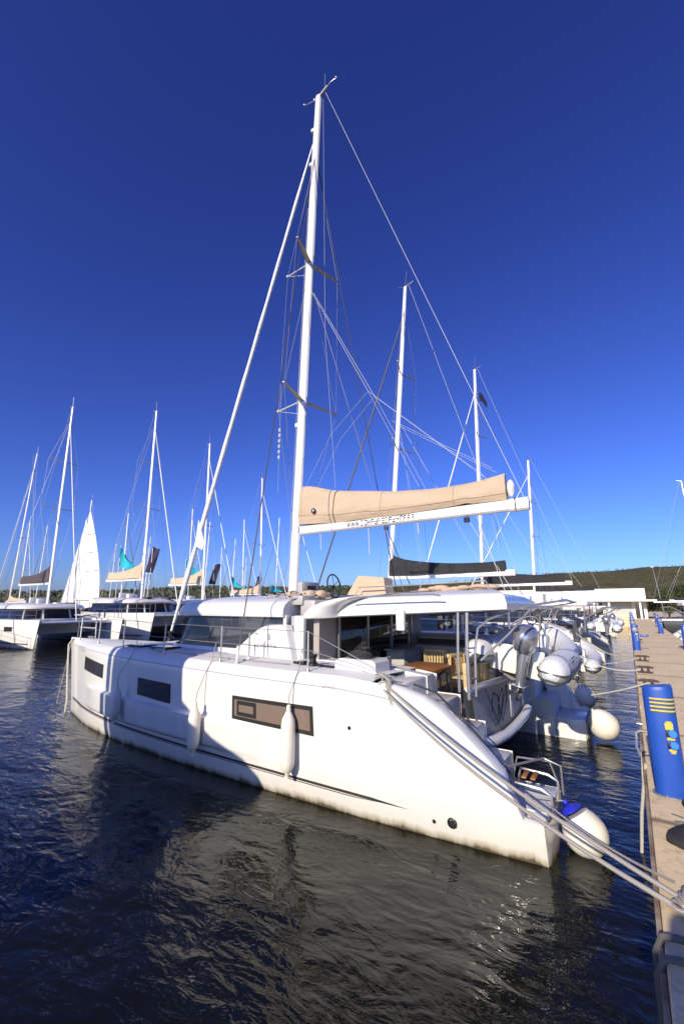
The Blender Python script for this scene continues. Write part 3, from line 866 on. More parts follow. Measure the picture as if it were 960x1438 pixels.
# furled headsail on the forestay
a = mast_pt(16.65) + Vector((.12, 0, 0)); b = Vector((10.62, YC, 1.85))
pts = [b.lerp(a, k / 24) for k in range(25)]
rs = [.035, .045] + [lerp(.072, .042, k / 22) * (1 + .12 * math.sin(k * 2.1)) for k in range(21)] + [.03, .02]
mb = MB(); mb.tube(pts, rs, 10)
mb.build('furled_headsail', M['sailcloth'], cat_)
q = b.lerp(a, .19); mb = MB(); mb.prism([(q.x + .02, q.z + .5), (q.x - .32, q.z - .25), (q.x - .25, q.z - .45), (q.x + .1, q.z - .3)], 'y', YC + .03, YC + .05); mb.build('headsail_clew', M['sailcloth'], cat_)
wire([b, (10.75, YC, 1.5)], .03, 'steel', name='furling_drum'); 
mb = MB(); mb.lathe([(.02, 0), (.11, .01), (.11, .05), (.05, .07), (.05, .15), (.11, .17), (.11, .2), (.02, .22)], Matrix.Translation((10.66, YC, 1.62)), 14); mb.build('furler', M['black'], cat_)
# crossbeam and trampoline
mb = MB(); mb.tube([(10.45, 1.62, 1.45), (10.5, .6, 1.47), (10.5, -2, 1.47), (10.45, ym(1.62), 1.45)], .09, 10); mb.build('crossbeam', M['alu'], cat_)
mb = MB(); mb.grid([[(8.95, 1.2, 1.58), (8.95, YC, 1.55), (8.95, ym(1.2), 1.58)], [(9.7, 1.3, 1.54), (9.7, YC, 1.46), (9.7, ym(1.3), 1.54)], [(10.4, 1.5, 1.50), (10.4, YC, 1.48), (10.4, ym(1.5), 1.50)]]); mb.build('trampoline', M['dgrey'], cat_)
# boom
bf, ba = Vector((5.70, YC, 4.44)), Vector((.32, YC, 4.45))
mb = MB(); rows = []
for t_ in (0, .02, .5, .93, .94, 1.0):
    c = bf.lerp(ba, t_); w = .09; h = .105 if t_ < .935 else .12
    rows.append([c + Vector((0, w * sx, h * sz)) for sx, sz in ((-1, -.7), (-.6, -1), (.6, -1), (1, -.7), (1, .7), (.6, 1), (-.6, 1), (-1, .7))])
mb.grid(rows, closed_v=True, cap=True)
boom = mb.build('boom', M['alu'], cat_, angle=25)
mb = MB(); mb.box((5.68, YC - .05, 4.38), (5.84, YC + .05, 4.54), .02); mb.tube([(.55, YC + .096, 4.35), (.55, YC + .096, 4.58)], .012, 6); mb.tube([(3.3, YC, 4.31), (3.3, YC, 4.24)], .05, 8); mb.tube([(1.5, YC, 4.31), (1.5, YC, 4.22)], .06, 8)
mb.build('boom_fittings', M['black'], boom)
mb = MB()
for k in range(3):                                  # 'www.' then small letters too blurred to read
    x = 4.28 - .115 * k
    for a, b in ((0, .022), (.022, .044), (.044, .066), (.066, .088)):
        up = a in (0, .044); z0, z1 = (4.48, 4.38) if up else (4.38, 4.48)
        mb.face([(x - a, YC + .0925, z0), (x - a - .014, YC + .0925, z0), (x - b - .014, YC + .0925, z1), (x - b, YC + .0925, z1)])
mb.build('boom_lettering', M['lettering'], boom, smooth=False, weld=False)
block_letters(boom, lambda u, v: (3.90 - u * 1.34, YC + .0925, 4.375 + v * .125), 15, M['lettering'], 21, 'boom_lettering')
for x, l in ((5.1, .42), (3.75, .62), (2.55, .25)): wire([(x, YC, 4.33), (x - .02, YC, 4.33 - l)], .012, 'wline', boom, 'hanging_strap')
# sail cover: a lazy bag that swells over the flaked sail, taller at the mast
TOPZ = [(0, 5.60), (.06, 5.56), (.2, 5.37), (.45, 5.15), (.7, 5.02), (.88, 5.02), (1.0, 5.10)]
mb = MB(); rows = []
nst = 40
for i in range(nst + 1):
    t_ = i / nst; x = lerp(5.74, .70, t_); zt = smooth_interp(TOPZ, t_); zb = 4.60 - .09 * math.sin(PI * min(1, t_ * 1.15)) ** .7 if t_ < .86 else 4.60 - .04
    wmax = interp([(0, .12), (.08, .20), (.3, .25), (.7, .21), (1, .13)], t_)
    row = []
    for k in range(19):
        s_ = k / 18
        side = 1 if s_ < .5 else -1
        v = abs(s_ - .5) * 2                      # 1 at the bottom, 0 at the top ridge
        zz = lerp(zt, zb, v ** 1.0)
        wv = wmax * (v ** .38) * (1 - .55 * max(0, v - .72) / .28)
        wv += .020 * noise.noise(Vector((x * 2.2 + zz * 1.5, zz * 3.0, side * 3)))+ .008 * math.sin(x * 5 + zz * 7) * v
        row.append((x + .10 * (zz - 4.6) * (t_ - .5) * .3, YC + side * wv, zz + .02 * noise.noise(Vector((x * 1.2, 7, 0)))))
    rows.append(row)
mb.grid(rows, cap=True)
cover = mb.build('sail_cover', M['tan'], cat_, angle=60)
for i_ in (19, 32):
    mb = MB(); mb.tube([Vector(p) + Vector((0, .003 if p[1] > YC else -.003, .003)) for p in rows[i_]], .006, 4); mb.build('cover_seam', M['tan_seam'], cover)
mb = MB(); mb.tube([Vector(r_[2]) + Vector((0, .004, 0)) for r_ in rows], .005, 4); mb.build('cover_seam', M['tan_seam'], cover)
mb = MB(); row = [p for p in rows[9]]; mb.tube([Vector(p) + Vector((0, .008 if p[1] > YC else -.008, .004)) for p in row], .012, 5); mb.build('cover_strap', M['brown'], cover)
mb = MB(); row = [Vector(p) for p in rows[4]]
mb.lathe([(.001, 0), (.065, 0), (.065, .004), (.045, .005), (.04, .002), (.001, .002)], Matrix.Translation((5.17, YC + .222, 4.86)) @ Matrix.Rotation(R(-82), 4, 'X'), 20)
mb.build('cover_badge', M['navy'], cover)
mb = MB(); mb.ball((0, 0, 0), .026, 10, 6, (1, .3, 1)); mb.build('badge_centre', M['white'], cover, loc=(5.165, YC + .232, 4.86))
mb = MB(); mb.ball((.62, YC, 4.78), .12, 10, 8, (.6, .8, 1.5)); mb.build('sail_end', M['sailcloth'], cover)
# lazy jacks, topping lift
for sgn in (1, -1):
    f = lambda y: YC + sgn * y
    mb = MB()
    node = (3.62, f(.16), 7.62); n2 = (4.65, f(.2), 6.75)
    mb.tube([mast_pt(11.4) + Vector((-.1, sgn * .06, 0)), node],   .0055, 5)
    mb.tube([node, (1.05, f(.2), 5.05)], .0035, 5); mb.tube([node, n2, (5.45, f(.22), 5.45)], .0035, 5); mb.tube([node, (2.4, f(.22), 5.05)], .0035, 5)
    mb.tube([(3.0, f(.19), 6.7), (.9, f(.18), 5.2)], .0035, 5)
    mb.build('lazy_jack', M['wline'], cat_)
wire([mast_pt(18.4) + Vector((-.28, 0, 0)), (.40, YC, 4.58)], .0065, 'wline', name='topping_lift')
wire([(1.3, YC, 4.33), (.85, YC + .1, 2.85)], .007, 'wline', name='mainsheet'); wire([(1.5, YC, 4.33), (.8, YC - .3, 2.85)], .007, 'wline', name='mainsheet'); wire([(3.3, YC, 4.3), (2.9, YC - .4, 2.9)], .01, 'dwire', name='mainsheet')
# jumble of lines, bags and clutches at the mast foot
mb = MB(); rr = random.Random(8)
for k in range(22):
    c = Vector((4.0 + rr.random() * .95, rr.uniform(.2, 1.35), 2.74 + rr.random() * .1))
    pts = [c + Vector((math.cos(i * .9) * (.10 + .02 * i * .3), math.sin(i * .9) * .10, .01 * i - .05)) for i in range(9)]
    mb.tube(pts, .014, 5)
mb.build('coiled_halyards', M['rope'], cat_)
mb = MB()
for k in range(6): mb.ball((4.05 + .14 * k, .7 + .2 * math.sin(k * 2), 2.80), .12, 8, 6, (1, 1.3, .8))
mb.build('rope_bag', M['tan2'], cat_)
mb = MB(); mb.box((3.75, .4, 2.36), (4.10, 1.30, 2.70), .05); mb.box((4.0, .9, 2.60), (4.25, 1.35, 2.78), .03); mb.build('helm_steps', M['grey'], cat_)

# ---- deck gear
def stanchion(x, y, z0, h):
    mb = MB(); mb.tube([(x, y, z0), (x, y, z0 + h)], .0145, 7); mb.lathe([(.035, 0), (.03, .015), (.018, .05)], Matrix.Translation((x, y, z0)), 10)
    mb.build('stanchion', M['steel'], cat_)
for sgn in (1, -1):
    f = (lambda y: y) if sgn > 0 else ym
    st = [(9.25, 2.18), (7.95, 2.36), (6.35, 2.50), (4.78, 2.52), (2.98, 2.48)]
    for x, y in st: stanchion(x, f(y), interp(ZT, x), .57)
    stanchion(4.55, f(2.1), 1.68, .45) if sgn > 0 else None
    for h in (.56, .30):
        mb = MB(); pts = [(10.6, f(1.86), 1.74 + h)]
        for x, y in st: pts.append((x, f(y), interp(ZT, x) + h))
        pts.append((1.75, f(2.35), 1.70))
        mb.tube(pts, .0055, 5); mb.build('lifeline', M['wire'], cat_)
    # pulpit
    mb = MB()
    mb.tube([(10.55, f(1.95), 1.75), (10.6, f(1.92), 2.28), (11.0, f(1.75), 2.34), (11.15, f(1.72), 2.30), (11.2, f(1.70), 1.75)], .015, 7)
    mb.tube([(10.6, f(1.55), 1.75), (10.65, f(1.55), 2.30), (11.0, f(1.70), 2.34)], .015, 7); mb.tube([(10.6, f(1.92), 2.02), (11.1, f(1.72), 2.04), (10.65, f(1.55), 2.02)], .012, 6)
    mb.build('pulpit', M['steel'], cat_)
mb = MB(); mb.box((10.55, 1.5, 2.345), (11.0, 1.95, 2.37), .01); mb.build('pulpit_seat', M['white'], cat_)
def cleat_part(x, y, z):
    mb = MB(); mb.tube([(x - .14, y, z + .05), (x - .06, y, z + .06), (x + .06, y, z + .06), (x + .14, y, z + .05)], .014, 7)
    for s_ in (-.05, .05): mb.tube([(x + s_, y, z - .01), (x + s_, y, z + .06)], .014, 7)
    mb.build('deck_cleat', M['steel'], cat_)
cleat_part(10.3, 1.82, 1.78); cleat_part(6.6, 2.42, 1.72); cleat_part(1.75, 2.42, 1.645)
# hatches with dark panes on the side deck
for x in (6.95, 7.75):
    mb = MB(); mb.box((x - .26, 1.86, 1.755), (x + .26, 2.26, 1.785), .012); h_ = mb.build('deck_hatch', M['frame'], cat_)
    mb = MB(); mb.box((x - .22, 1.90, 1.786), (x + .22, 2.22, 1.79)); mb.build('hatch_pane', M['pane_dark'], h_)
# winch pod with black winch and coils
mb = MB()
mb.prism([(2.05, 1.60), (2.78, 1.60), (2.74, 1.80), (2.66, 1.835), (2.12, 1.835), (2.07, 1.80)], 'y', 1.70, 2.12)
mb.build('winch_pod', M['white'], cat_, angle=20)
def winch(x, y, z, r=.085):
    mb = MB(); mb.lathe([(r * 1.15, 0), (r * 1.1, .03), (r * .75, .05), (r * .7, .11), (r, .13), (r, .15), (r * .5, .165), (.001, .165)], Matrix.Translation((x, y, z)), 18)
    mb.build('winch', M['black'], cat_)
winch(2.35, 1.9, 1.836); winch(3.16, 2.12, 1.70, .07)
mb = MB()
for k in range(5):
    mb.tube([(2.42 + (.20 - .012 * k) * math.cos(a) , 1.93 + (.15 - .01 * k) * math.sin(a), 1.85 + .018 * k + .01 * math.sin(a * 2 + k)) for a in ang], .011, 5)
mb.build('rope_coil', M['rope_dark'], cat_)
mb = MB(); mb.tube([(3.55, 2.10, 1.715), (2.75, 2.14, 1.70)], .02, 6); mb.box((3.3, 2.06, 1.70), (3.42, 2.18, 1.75), .01); mb.build('sheet_track', M['black'], cat_)
mb = MB(); mb.tube([(3.5, 2.28, 1.71), (4.3, 2.3, 1.715), (5.2, 2.33, 1.72), (6.3, 2.30, 1.73)], .009, 5); mb.build('deck_line', M['rope'], cat_)
# rope coil hung on the aft cleat
mb = MB()
for k in range(9):
    o_ = .02 * k - .08
    mb.tube([(1.66 + o_ * 1.0 + .05 * math.cos(a), 2.52 + .035 * math.sin(a) + .02 * math.sin(k), 1.48 + .15 * math.cos(a + .1 * k)) for a in ang], .012, 5)
mb.tube([(1.9, 2.45, 1.66), (1.8, 2.42, 1.71), (1.66, 2.5, 1.66), (1.6, 2.55, 1.55)], .02, 6)
mb.build('rope_coil', M['rope'], cat_)
# stern gate: ladder folded over the platform with teak treads
mb = MB()
def PL(x, y, z): return (x, y, z)
for y in (2.02, 1.52):
    mb.tube([(.42, y, .40), (.36, y, .62), (.05, y, .60), (-.05, y, .55), (-.06, y, .34)], .016, 7)
mb.tube([(.5, 1.98, .45), (.5, 1.98, .72), (.1, 1.40, .74), (-.08, 1.38, .68), (-.08, 1.38, .36)], .014, 7)
mb.tube([(.48, 1.45, .45), (.42, 1.40, .70), (.05, 1.34, .70), (-.05, 1.34, .4)], .014, 7)
lad = mb.build('boarding_ladder', M['steel'], cat_)
mb = MB()
for x in (.27, .17): mb.box((x - .028, 1.56, .605), (x + .028, 1.82, .625), .006)
mb.build('ladder_tread', M['teak'], lad)
mb = MB(); mb.box((-.012, 1.5, .376), (.40, 2.05, .384)); mb.build('platform_pad', M['deck'], cat_)
# dark rope lying on the stern coaming
mb = MB(); mb.tube([(1.45, 2.22, 1.60), (1.15, 2.20, 1.52), (1.02, 2.1, 1.36), (.8, 2.18, 1.24), (.62, 2.14, 1.02), (.45, 2.1, .82), (.30, 1.98, .62)], .013, 6); mb.build('gate_line', M['rope_dark'], cat_)
# ================================================================== THINGS ON AND AROUND THE CATAMARAN
def fender(x, zt, zb, r, label, group='fenders along the hull'):
    y = max(hull_y(x, z, 'o') for z in (zt, .8, .5, zb)) + r + .012
    o = thing('fender', label, 'fender', (x, y, zb), 0, group)
    h = zt - zb; mb = MB()
    mb.lathe([(.02, -.05), (.028, -.05), (.03, .0), (r * .55, .03), (r * .88, .09), (r, .16), (r * 1.0, h * .5), (r, h - .18), (r * .88, h - .10), (r * .5, h - .03), (.03, h + .0), (.028, h + .07), (.015, h + .08)], None, 20)
    mb.build('fender_body', M['fender'], o)
    mb = MB()
    mb.tube([(0, 0, h + .05), (.01, -.02, h + .2), (-.01, hull_y(x, 1.55) - y + .02, 1.56 - zb), (0, hull_y(x, 1.6) - y - .06, 1.70 - zb), (0, hull_y(x, 1.6) - y - .13, 1.98 - zb)], .007, 5)
    mb.build('fender_line', M['rope'], o)
fender(3.10, 1.17, .38, .098, 'white cylindrical fender hanging in front of the long aft hull window')
fender(4.93, 1.02, .37, .098, 'white cylindrical fender hanging between two hull windows, at the edge of the shadow')
fender(7.30, 1.08, .50, .098, 'white cylindrical fender hanging in the blue shadow near the bow')

def buoy(loc, r, axis, label, cap=True, group='round white buoys at the sterns', line=None):
    o = thing('buoy', label, 'buoy', loc, 0, group)
    q = Vector(axis).normalized().to_track_quat('Z', 'Y').to_matrix().to_4x4()
    prof = []
    for k in range(15):
        t = PI * k / 14
        z = -math.cos(t) * r; rr_ = math.sin(t) * r
        if z > 0: z *= 1.2; rr_ *= (1 - .12 * (z / r))
        prof.append((max(rr_, .002), z))
    mb = MB(); mb.lathe([p for p in prof if p[1] < .86 * r] + ([] if cap else [p for p in prof if p[1] >= .86 * r]), q, 24)
    mb.build('buoy_body', M['fender'], o)
    e = MB(); top = [p for p in prof if p[1] >= .84 * r]
    if cap: e.lathe([(top[0][0] + .004, top[0][1])] + [(p[0] + .004, p[1] + .003) for p in top] + [(.03, r * 1.3), (.03, r * 1.42), (.002, r * 1.43)], q, 24)
    else: e.lathe([(.03, r * 1.18), (.03, r * 1.36), (.002, r * 1.37)], q, 12)
    e.build('buoy_cap', M['fender_blue'] if cap else M['fender'], o)
    if line:
        mb = MB(); mb.tube([q @ Vector((0, 0, r * 1.38)), Vector(line) - Vector(loc)], .008, 5); mb.build('buoy_line', M['rope'], o)
    return o
buoy((-.32, 1.80, .185), .228, (.55, -.10, .80), 'large white buoy with a blue cap against the near stern of the foreground catamaran', True, line=(.2, 1.9, .45))
buoy((-.32, -2.75, .30), .27, (.45, .35, .75), 'large plain white buoy beside the far hull of the foreground catamaran', False, line=(.15, -2.5, .75))
buoy((.20, -5.5, .30), .25, (.3, .3, .8), 'smaller white buoy floating behind the far hull, below the grey tender', False, line=(.7, -6.0, 1.3))

# ---- inflatable tender on the davits
def tender_tree(label, loc, rot, motor=True, group=None):
    o = thing('tender', label, 'dinghy', loc, 0, group)
    o.rotation_euler = rot
    L = 3.0; hw = .565; r = .215
    mb = MB()
    def side(s):
        return [(0.02, s * hw, 0), (.8, s * hw, 0), (1.6, s * hw * .98, .02), (2.2, s * hw * .86, .08), (2.65, s * hw * .58, .16), (2.9, s * hw * .24, .22)]
    path = side(1) + [(2.95, 0, .235)] + side(-1)[::-1]
    pts = []
    n = len(path)
    for i in range(n - 1):
        p0, p1, p2, p3 = [Vector(path[max(0, min(n-1, i + k))]) for k in (-1, 0, 1, 2)]
        for k in range(5):
            t = k / 5
            pts.append(.5 * ((2*p1) + (p2-p0)*t + (2*p0-5*p1+4*p2-p3)*t*t + (3*p1-p0-3*p2+p3)*t**3))
    pts.append(Vector(path[-1]))
    mb.tube(pts, r, 16)
    mb.build('inflatable_tube', M['hyp'], o)
    for s in (1, -1):
        mb = MB()
        Mx = Matrix.Translation((.02, s * hw, 0)) @ Matrix.Rotation(R(-90), 4, 'Y')
        mb.lathe([(r * 1.005, 0), (r * .98, .10), (r * .88, .20), (r * .70, .29), (r * .42, .345), (.002, .365)], Mx, 20)
        e = mb.build('tube_end_cone', M['hyp'], o)
        mb = MB()
        mb.lathe([(r * 1.02, -.02), (r * 1.03, .0), (r * 1.0, .095), (r * .985, .10)], Mx, 20, caps=False)
        mb.build('end_band', M['hyp'], e)
        def wrap(zz, off):
            P = []
            for rr_, d_ in ((1.02, -.8), (1.02, -.02), (1.02, .0), (.985, .10), (.88, .20), (.70, .29), (.55, .325)):
                q_ = (rr_ * r + off) ** 2 - zz * zz
                if q_ > 0: P.append((d_, math.sqrt(q_)))
            ex = lambda d_: d_ + max(0, d_) * .075
            return [Vector((.02 - ex(d_), s * (hw + l_), zz)) for d_, l_ in P] + [Vector((.02 - ex(d_), s * (hw - l_), zz)) for d_, l_ in P[::-1][:-1]]
        for zz in (-.10, .0):
            mb = MB(); mb.tube(wrap(zz, .008), .014, 5); mb.build('rubbing_strake', M['dgrey'], e)
        mb = MB(); mb.grid([wrap(z_, .004) for z_ in (-.10, -.07, -.035, .0)]); mb.build('grey_band', M['hypgrey'], e)
        mb = MB(); mb.tube([(.05 + .1 * k, s * (hw * (1 if k < 16 else 1 - .02 * (k - 16) ** 1.6 / 2) + r * 1.0), -.05 + (0 if k < 12 else .006 * (k - 12))) for k in range(20)], .022, 6); mb.build('side_strake', M['dgrey'], o)
        mb = MB(); mb.lathe([(r * 1.012, 0), (r * 1.012, .045)], Matrix.Translation((.24, s * hw, 0)) @ Matrix.Rotation(R(90), 4, 'Y'), 20, caps=False); mb.build('tube_strap', M['dgrey'], o)
        mb = MB(); mb.tube([(.1 + .3 * k, s * (hw + r * .8), .12 - (.05 if k % 2 else 0)) for k in range(7)], .010, 5); mb.build('grab_line', M['rope_dark'], o)
    block_letters(o, lambda u, v: (.45 + u * .8, -(hw + r * math.cos(.35 + v * .5)) - .003, r * math.sin(.35 + v * .5)), 6, M['dgrey'], 41, 'tube_lettering')
    # rigid bottom, transom
    mb = MB(); rows = []
    for x, w, d, up in ((.12, .42, -.34, 0), (1.2, .42, -.36, 0), (2.1, .34, -.30, .05), (2.7, .16, -.10, .14), (2.9, .03, .04, .2)):
        rows.append([(x, -w, -.10 + up), (x, -w * .9, -.18 + up), (x, 0, d), (x, w * .9, -.18 + up), (x, w, -.10 + up)])
    mb.grid(rows); mb.grid([[r_[0] for r_ in rows], [r_[-1] for r_ in rows]])
    mb.build('rigid_hull', M['white'], o)
    mb = MB(); mb.box((.10, -.40, -.22), (.16, .40, .22), .02); mb.build('transom', M['white'], o)
    mb = MB(); mb.box((.9, -.30, -.1), (1.3, .30, .40), .05); mb.box((1.25, -.22, .38), (1.30, .22, .58), .02); con = mb.build('console', M['white'], o)
    mb = MB(); c = Vector((.88, -.02, .52))
    for k in range(1): mb.tube([c + Vector((.06 * math.sin(a) - 0, .165 * math.cos(a), .165 * math.sin(a))) for a in [2 * PI * i / 26 for i in range(27)]], .014, 6)
    for k in range(4):
        a = PI / 4 + k * PI / 2; mb.tube([c, c + Vector((.06 * math.sin(a), .165 * math.cos(a), .165 * math.sin(a)))], .010, 5)
    mb.ball(c, .055, 10, 6, (.6, 1, 1)); mb.build('steering_wheel', M['black'], con)
    mb = MB(); mb.box((.45, -.36, -.08), (.75, .36, .16), .04); mb.build('seat', M['dgrey'], o)
    if motor:
        rm = thing('outboard_motor', '', '', (0, 0, 0)); del rm['label']; del rm['category']
        rm.parent = o; rm.location = (-.10, MOTOR_Y, .06); rm.scale = (1.12, 1.12, .90)
        mb = MB(); rows = []
        for z, fx, bx, w in ((.12, .10, -.14, .10), (.18, .14, -.22, .135), (.30, .17, -.27, .155), (.42, .17, -.28, .16), (.52, .15, -.25, .15), (.585, .10, -.18, .11), (.61, .03, -.10, .05)):
            cx = (fx + bx) / 2; hx = (fx - bx) / 2
            rows.append([(cx + hx * math.copysign(abs(math.cos(a)) ** .75, math.cos(a)), w * math.copysign(abs(math.sin(a)) ** .8, math.sin(a)), z) for a in [2*PI*j/20 for j in range(20)]])
        mb.grid(rows, closed_v=True, cap=True); mb.build('cowling', M['motor'], rm, angle=60)
        mb = MB(); rows = []
        for z, fx, bx, w in ((.13, .09, -.13, .10), (.0, .08, -.13, .085), (-.25, .06, -.12, .07), (-.40, .05, -.11, .055), (-.52, .06, -.10, .035)):
            cx = (fx + bx) / 2; hx = (fx - bx) / 2
            rows.append([(cx + hx * math.cos(a), w * math.sin(a), z) for a in [2*PI*j/16 for j in range(16)]])
        mb.grid(rows, closed_v=True, cap=True)
        mb.tube([(-.22, 0, -.53), (-.1, 0, -.53), (.06, 0, -.53), (.15, 0, -.53)], [.03, .05, .045, .012], 12)
        mb.prism([(.05, -.56), (-.06, -.56), (-.06, -.68), (.0, -.68)], 'y', -.008, .008)
        mb.box((-.20, -.09, -.415), (.08, .09, -.40), .006)
        mb.build('motor_leg', M['motor'], rm, angle=50)
        mb = MB()
        for k in range(3):
            a = 2 * PI * k / 3
            mb.grid([[(-.25, .03 * math.cos(a), -.53 + .03 * math.sin(a)), (-.24, .11 * math.cos(a - .25), -.53 + .11 * math.sin(a - .25))], [(-.22, .03 * math.cos(a + .5), -.53 + .03 * math.sin(a + .5)), (-.21, .11 * math.cos(a + .45), -.53 + .11 * math.sin(a + .45))]])
        mb.tube([(-.27, 0, -.53), (-.2, 0, -.53)], .03, 8)
        mb.build('propeller', M['black'], rm)
        mb = MB(); mb.box((.08, -.08, -.16), (.20, .08, .14), .02); mb.build('motor_bracket', M['black'], rm)
        block_letters(rm, lambda u, v: (-.06 - u * .16, .1605 - .012 * u, .40 + v * .07), 4, M['lettering'], 31, 'cowl_lettering')
    return o
MOTOR_Y = -.14
tender = tender_tree('grey rigid inflatable dinghy with silver outboard, slung on the foreground catamaran', (.615, .18, 1.735), (R(11.5), 0, R(-90)), group='inflatable dinghies')
# falls that carry it
for p, q in (((.95, -.1, 1.78), (.55, .75, 2.50)), ((.3, -.1, 1.7), (.1, .6, 2.63)), ((.6, -2.3, 1.9), (.3, ym(.8), 2.58))):
    mb = MB(); mb.tube([p, q], .010, 5); mb.build('davit_fall', M['rope'], cat_)

# ---- aft slatted bench back (catamaran) and cockpit furniture
mb = MB()
for k in range(9):
    y = .98 - .14 * k
    mb.box((1.10 + .03 * math.sin(k), y - .05, 1.40), (1.145 + .03 * math.sin(k), y + .05, 1.70 + .04 * math.sin(k * .6)), .012)
mb.box((1.06, 1.02, 1.38), (1.17, 1.09, 1.76), .012)
mb.build('slatted_backrest', M['paleteak'], cat_)
mb = MB(); mb.tube([(1.13, .95, 1.73), (1.13, .4, 1.79), (1.13, -.3, 1.75)], [.05, .09, .05], 10); mb.build('backrest_roll', M['black_canvas'], cat_)

tb = thing('folding_table', 'varnished teak cockpit table on steel legs under the hardtop', 'table', (2.02, .55, .952))
mb = MB(); mb.box((-.36, -.55, .605), (.36, .55, .645), .012); mb.build('table_top', M['teak'], tb)
for y in (-.38, .38):
    mb = MB()
    mb.tube([(-.28, y, 0.012), (.28, y, .60)], .017, 6); mb.tube([(.28, y + .03, 0.012), (-.28, y + .03, .60)], .017, 6); mb.tube([(-.30, y, .012), (.30, y, .012)], .014, 6)
    mb.build('leg', M['steel'], tb)
def chair(name, label, loc, rz):
    o = thing(name, label, 'chair', loc, rz, 'slatted chairs at the cockpit table')
    mb = MB()
    for k in range(6): mb.box((-.20, -.21 + .075 * k, .43), (.22, -.15 + .075 * k, .45), .005)
    mb.build('seat', M['paleteak'], o)
    mb = MB()
    for k in range(8): mb.box((-.235 - .0, -.205 + .055 * k, .50), (-.215, -.17 + .055 * k, .76), .004)
    mb.box((-.245, -.23, .755), (-.205, .23, .82), .01); mb.box((-.24, -.23, .47), (-.21, .23, .51), .006)
    mb.build('backrest', M['paleteak'], o)
    for sx, sy in ((1, 1), (1, -1), (-1, 1), (-1, -1)):
        mb = MB(); mb.tube([(.20 * sx, .21 * sy, 0), (-.20 * sx if sx > 0 else -.19, .21 * sy, .44)] if False else [(.20 * sx, .21 * sy, 0.002), (.20 * sx - .02 * sx, .21 * sy, .44 if sx > 0 else .80)], .016, 6)
        mb.build('leg', M['paleteak'], o)
    return o
chair('folding_chair', 'slatted wooden chair on the far side of the cockpit table, back towards the brown bench', (2.20, -.30, .953), R(92))
chair('folding_chair', 'slatted wooden chair at the aft end of the cockpit table', (1.45, .0, .953), R(165))

# ---- mooring lines
def line(label, pts, r, m='rope', group='mooring lines', sg=None, wrap=None):
    if wrap:
        c = Vector(wrap); pts = list(pts) + [c + Vector(((.075 - .004 * k) * math.cos(k * .8), .06 * math.sin(k * .8), .012 + .004 * k)) for k in range(20)]
    mb = MB(); mb.tube(pts, r, 7); o = mb.build('mooring_line', M[m], None)
    tag(o, label, 'rope', group); return o
line('thick grey mooring line from aft deck cleat to dock, upper of the pair', sag((1.62, 2.60, 1.60), (-1.05, 4.22, .97), .09), .0145, wrap=(-1.10, 4.22, .93))
line('thick grey mooring line from aft deck cleat to dock, lower of the pair', sag((1.66, 2.64, 1.57), (-1.0, 4.27, .95), .13), .0145, wrap=(-1.09, 4.27, .93))
line('pale line from the boarding ladder over the blue capped buoy to the dock', sag((-.02, 2.2, .55), (-1.05, 4.05, .96), .05), .009, 'rope')
line('pale thin line hanging from the dock edge down into the water beside the blue pedestal', [(-.96, 1.62, .93), (-.93, 1.6, .80), (-.86, 1.52, .4), (-.80, 1.48, -.1)], .016, 'rope_white', 'slack lines at the dock edge')
line('thin slack line hanging from the dock edge beyond the blue pedestal', [(-.97, -1.6, .93), (-.92, -1.4, .5), (-.86, -.7, -.1)], .012, 'rope_white', 'slack lines at the dock edge')
line('mooring line from the far stern buoy up to the dock cleat', sag((-.1, -2.9, .8), (-1.15, -3.9, 1.0), .03), .013, 'rope_white')
line('pale bow mooring line running down the stem into the water', [(11.15, 1.83, 1.76), (11.28, 1.86, 1.60), (11.16, 1.86, .9), (11.02, 1.86, .3), (11.0, 1.88, -.1)], .02, 'rope_white')
line('second bow line slanting from the bow into the water', [(11.2, 1.80, 1.74), (11.38, 1.76, 1.55), (12.3, 1.5, -.1)], .010, 'rope_white')
line('pale mooring line from the dock towards the second boat', sag((.6, -6.6, 1.4), (-1.15, -6.3, 1.0), .25), .014, 'rope_white')
line('pale mooring line crossing low over the water towards the third boat', sag((.9, -12.4, 1.5), (-1.15, -9.2, 1.0), .3), .016, 'rope_white')
line('pale slanting line between a dock cleat and the second boat', sag((1.2, -10.5, .5), (-1.1, -9.1, 1.0), .1), .014, 'rope_white')

# ================================================================== DOCK
mb = MB()
mb.box((-3.0, -58, -1.2), (-.955, 16, .9), .012)
dk = struct(mb.build('dock', M['concrete'], None, smooth=False))
mb = MB(); mb.box((-.952, -57, .70), (-.925, 15, .875), .006); 
rub = mb.build('dock_edge_strip', M['edge'], dk, smooth=False)
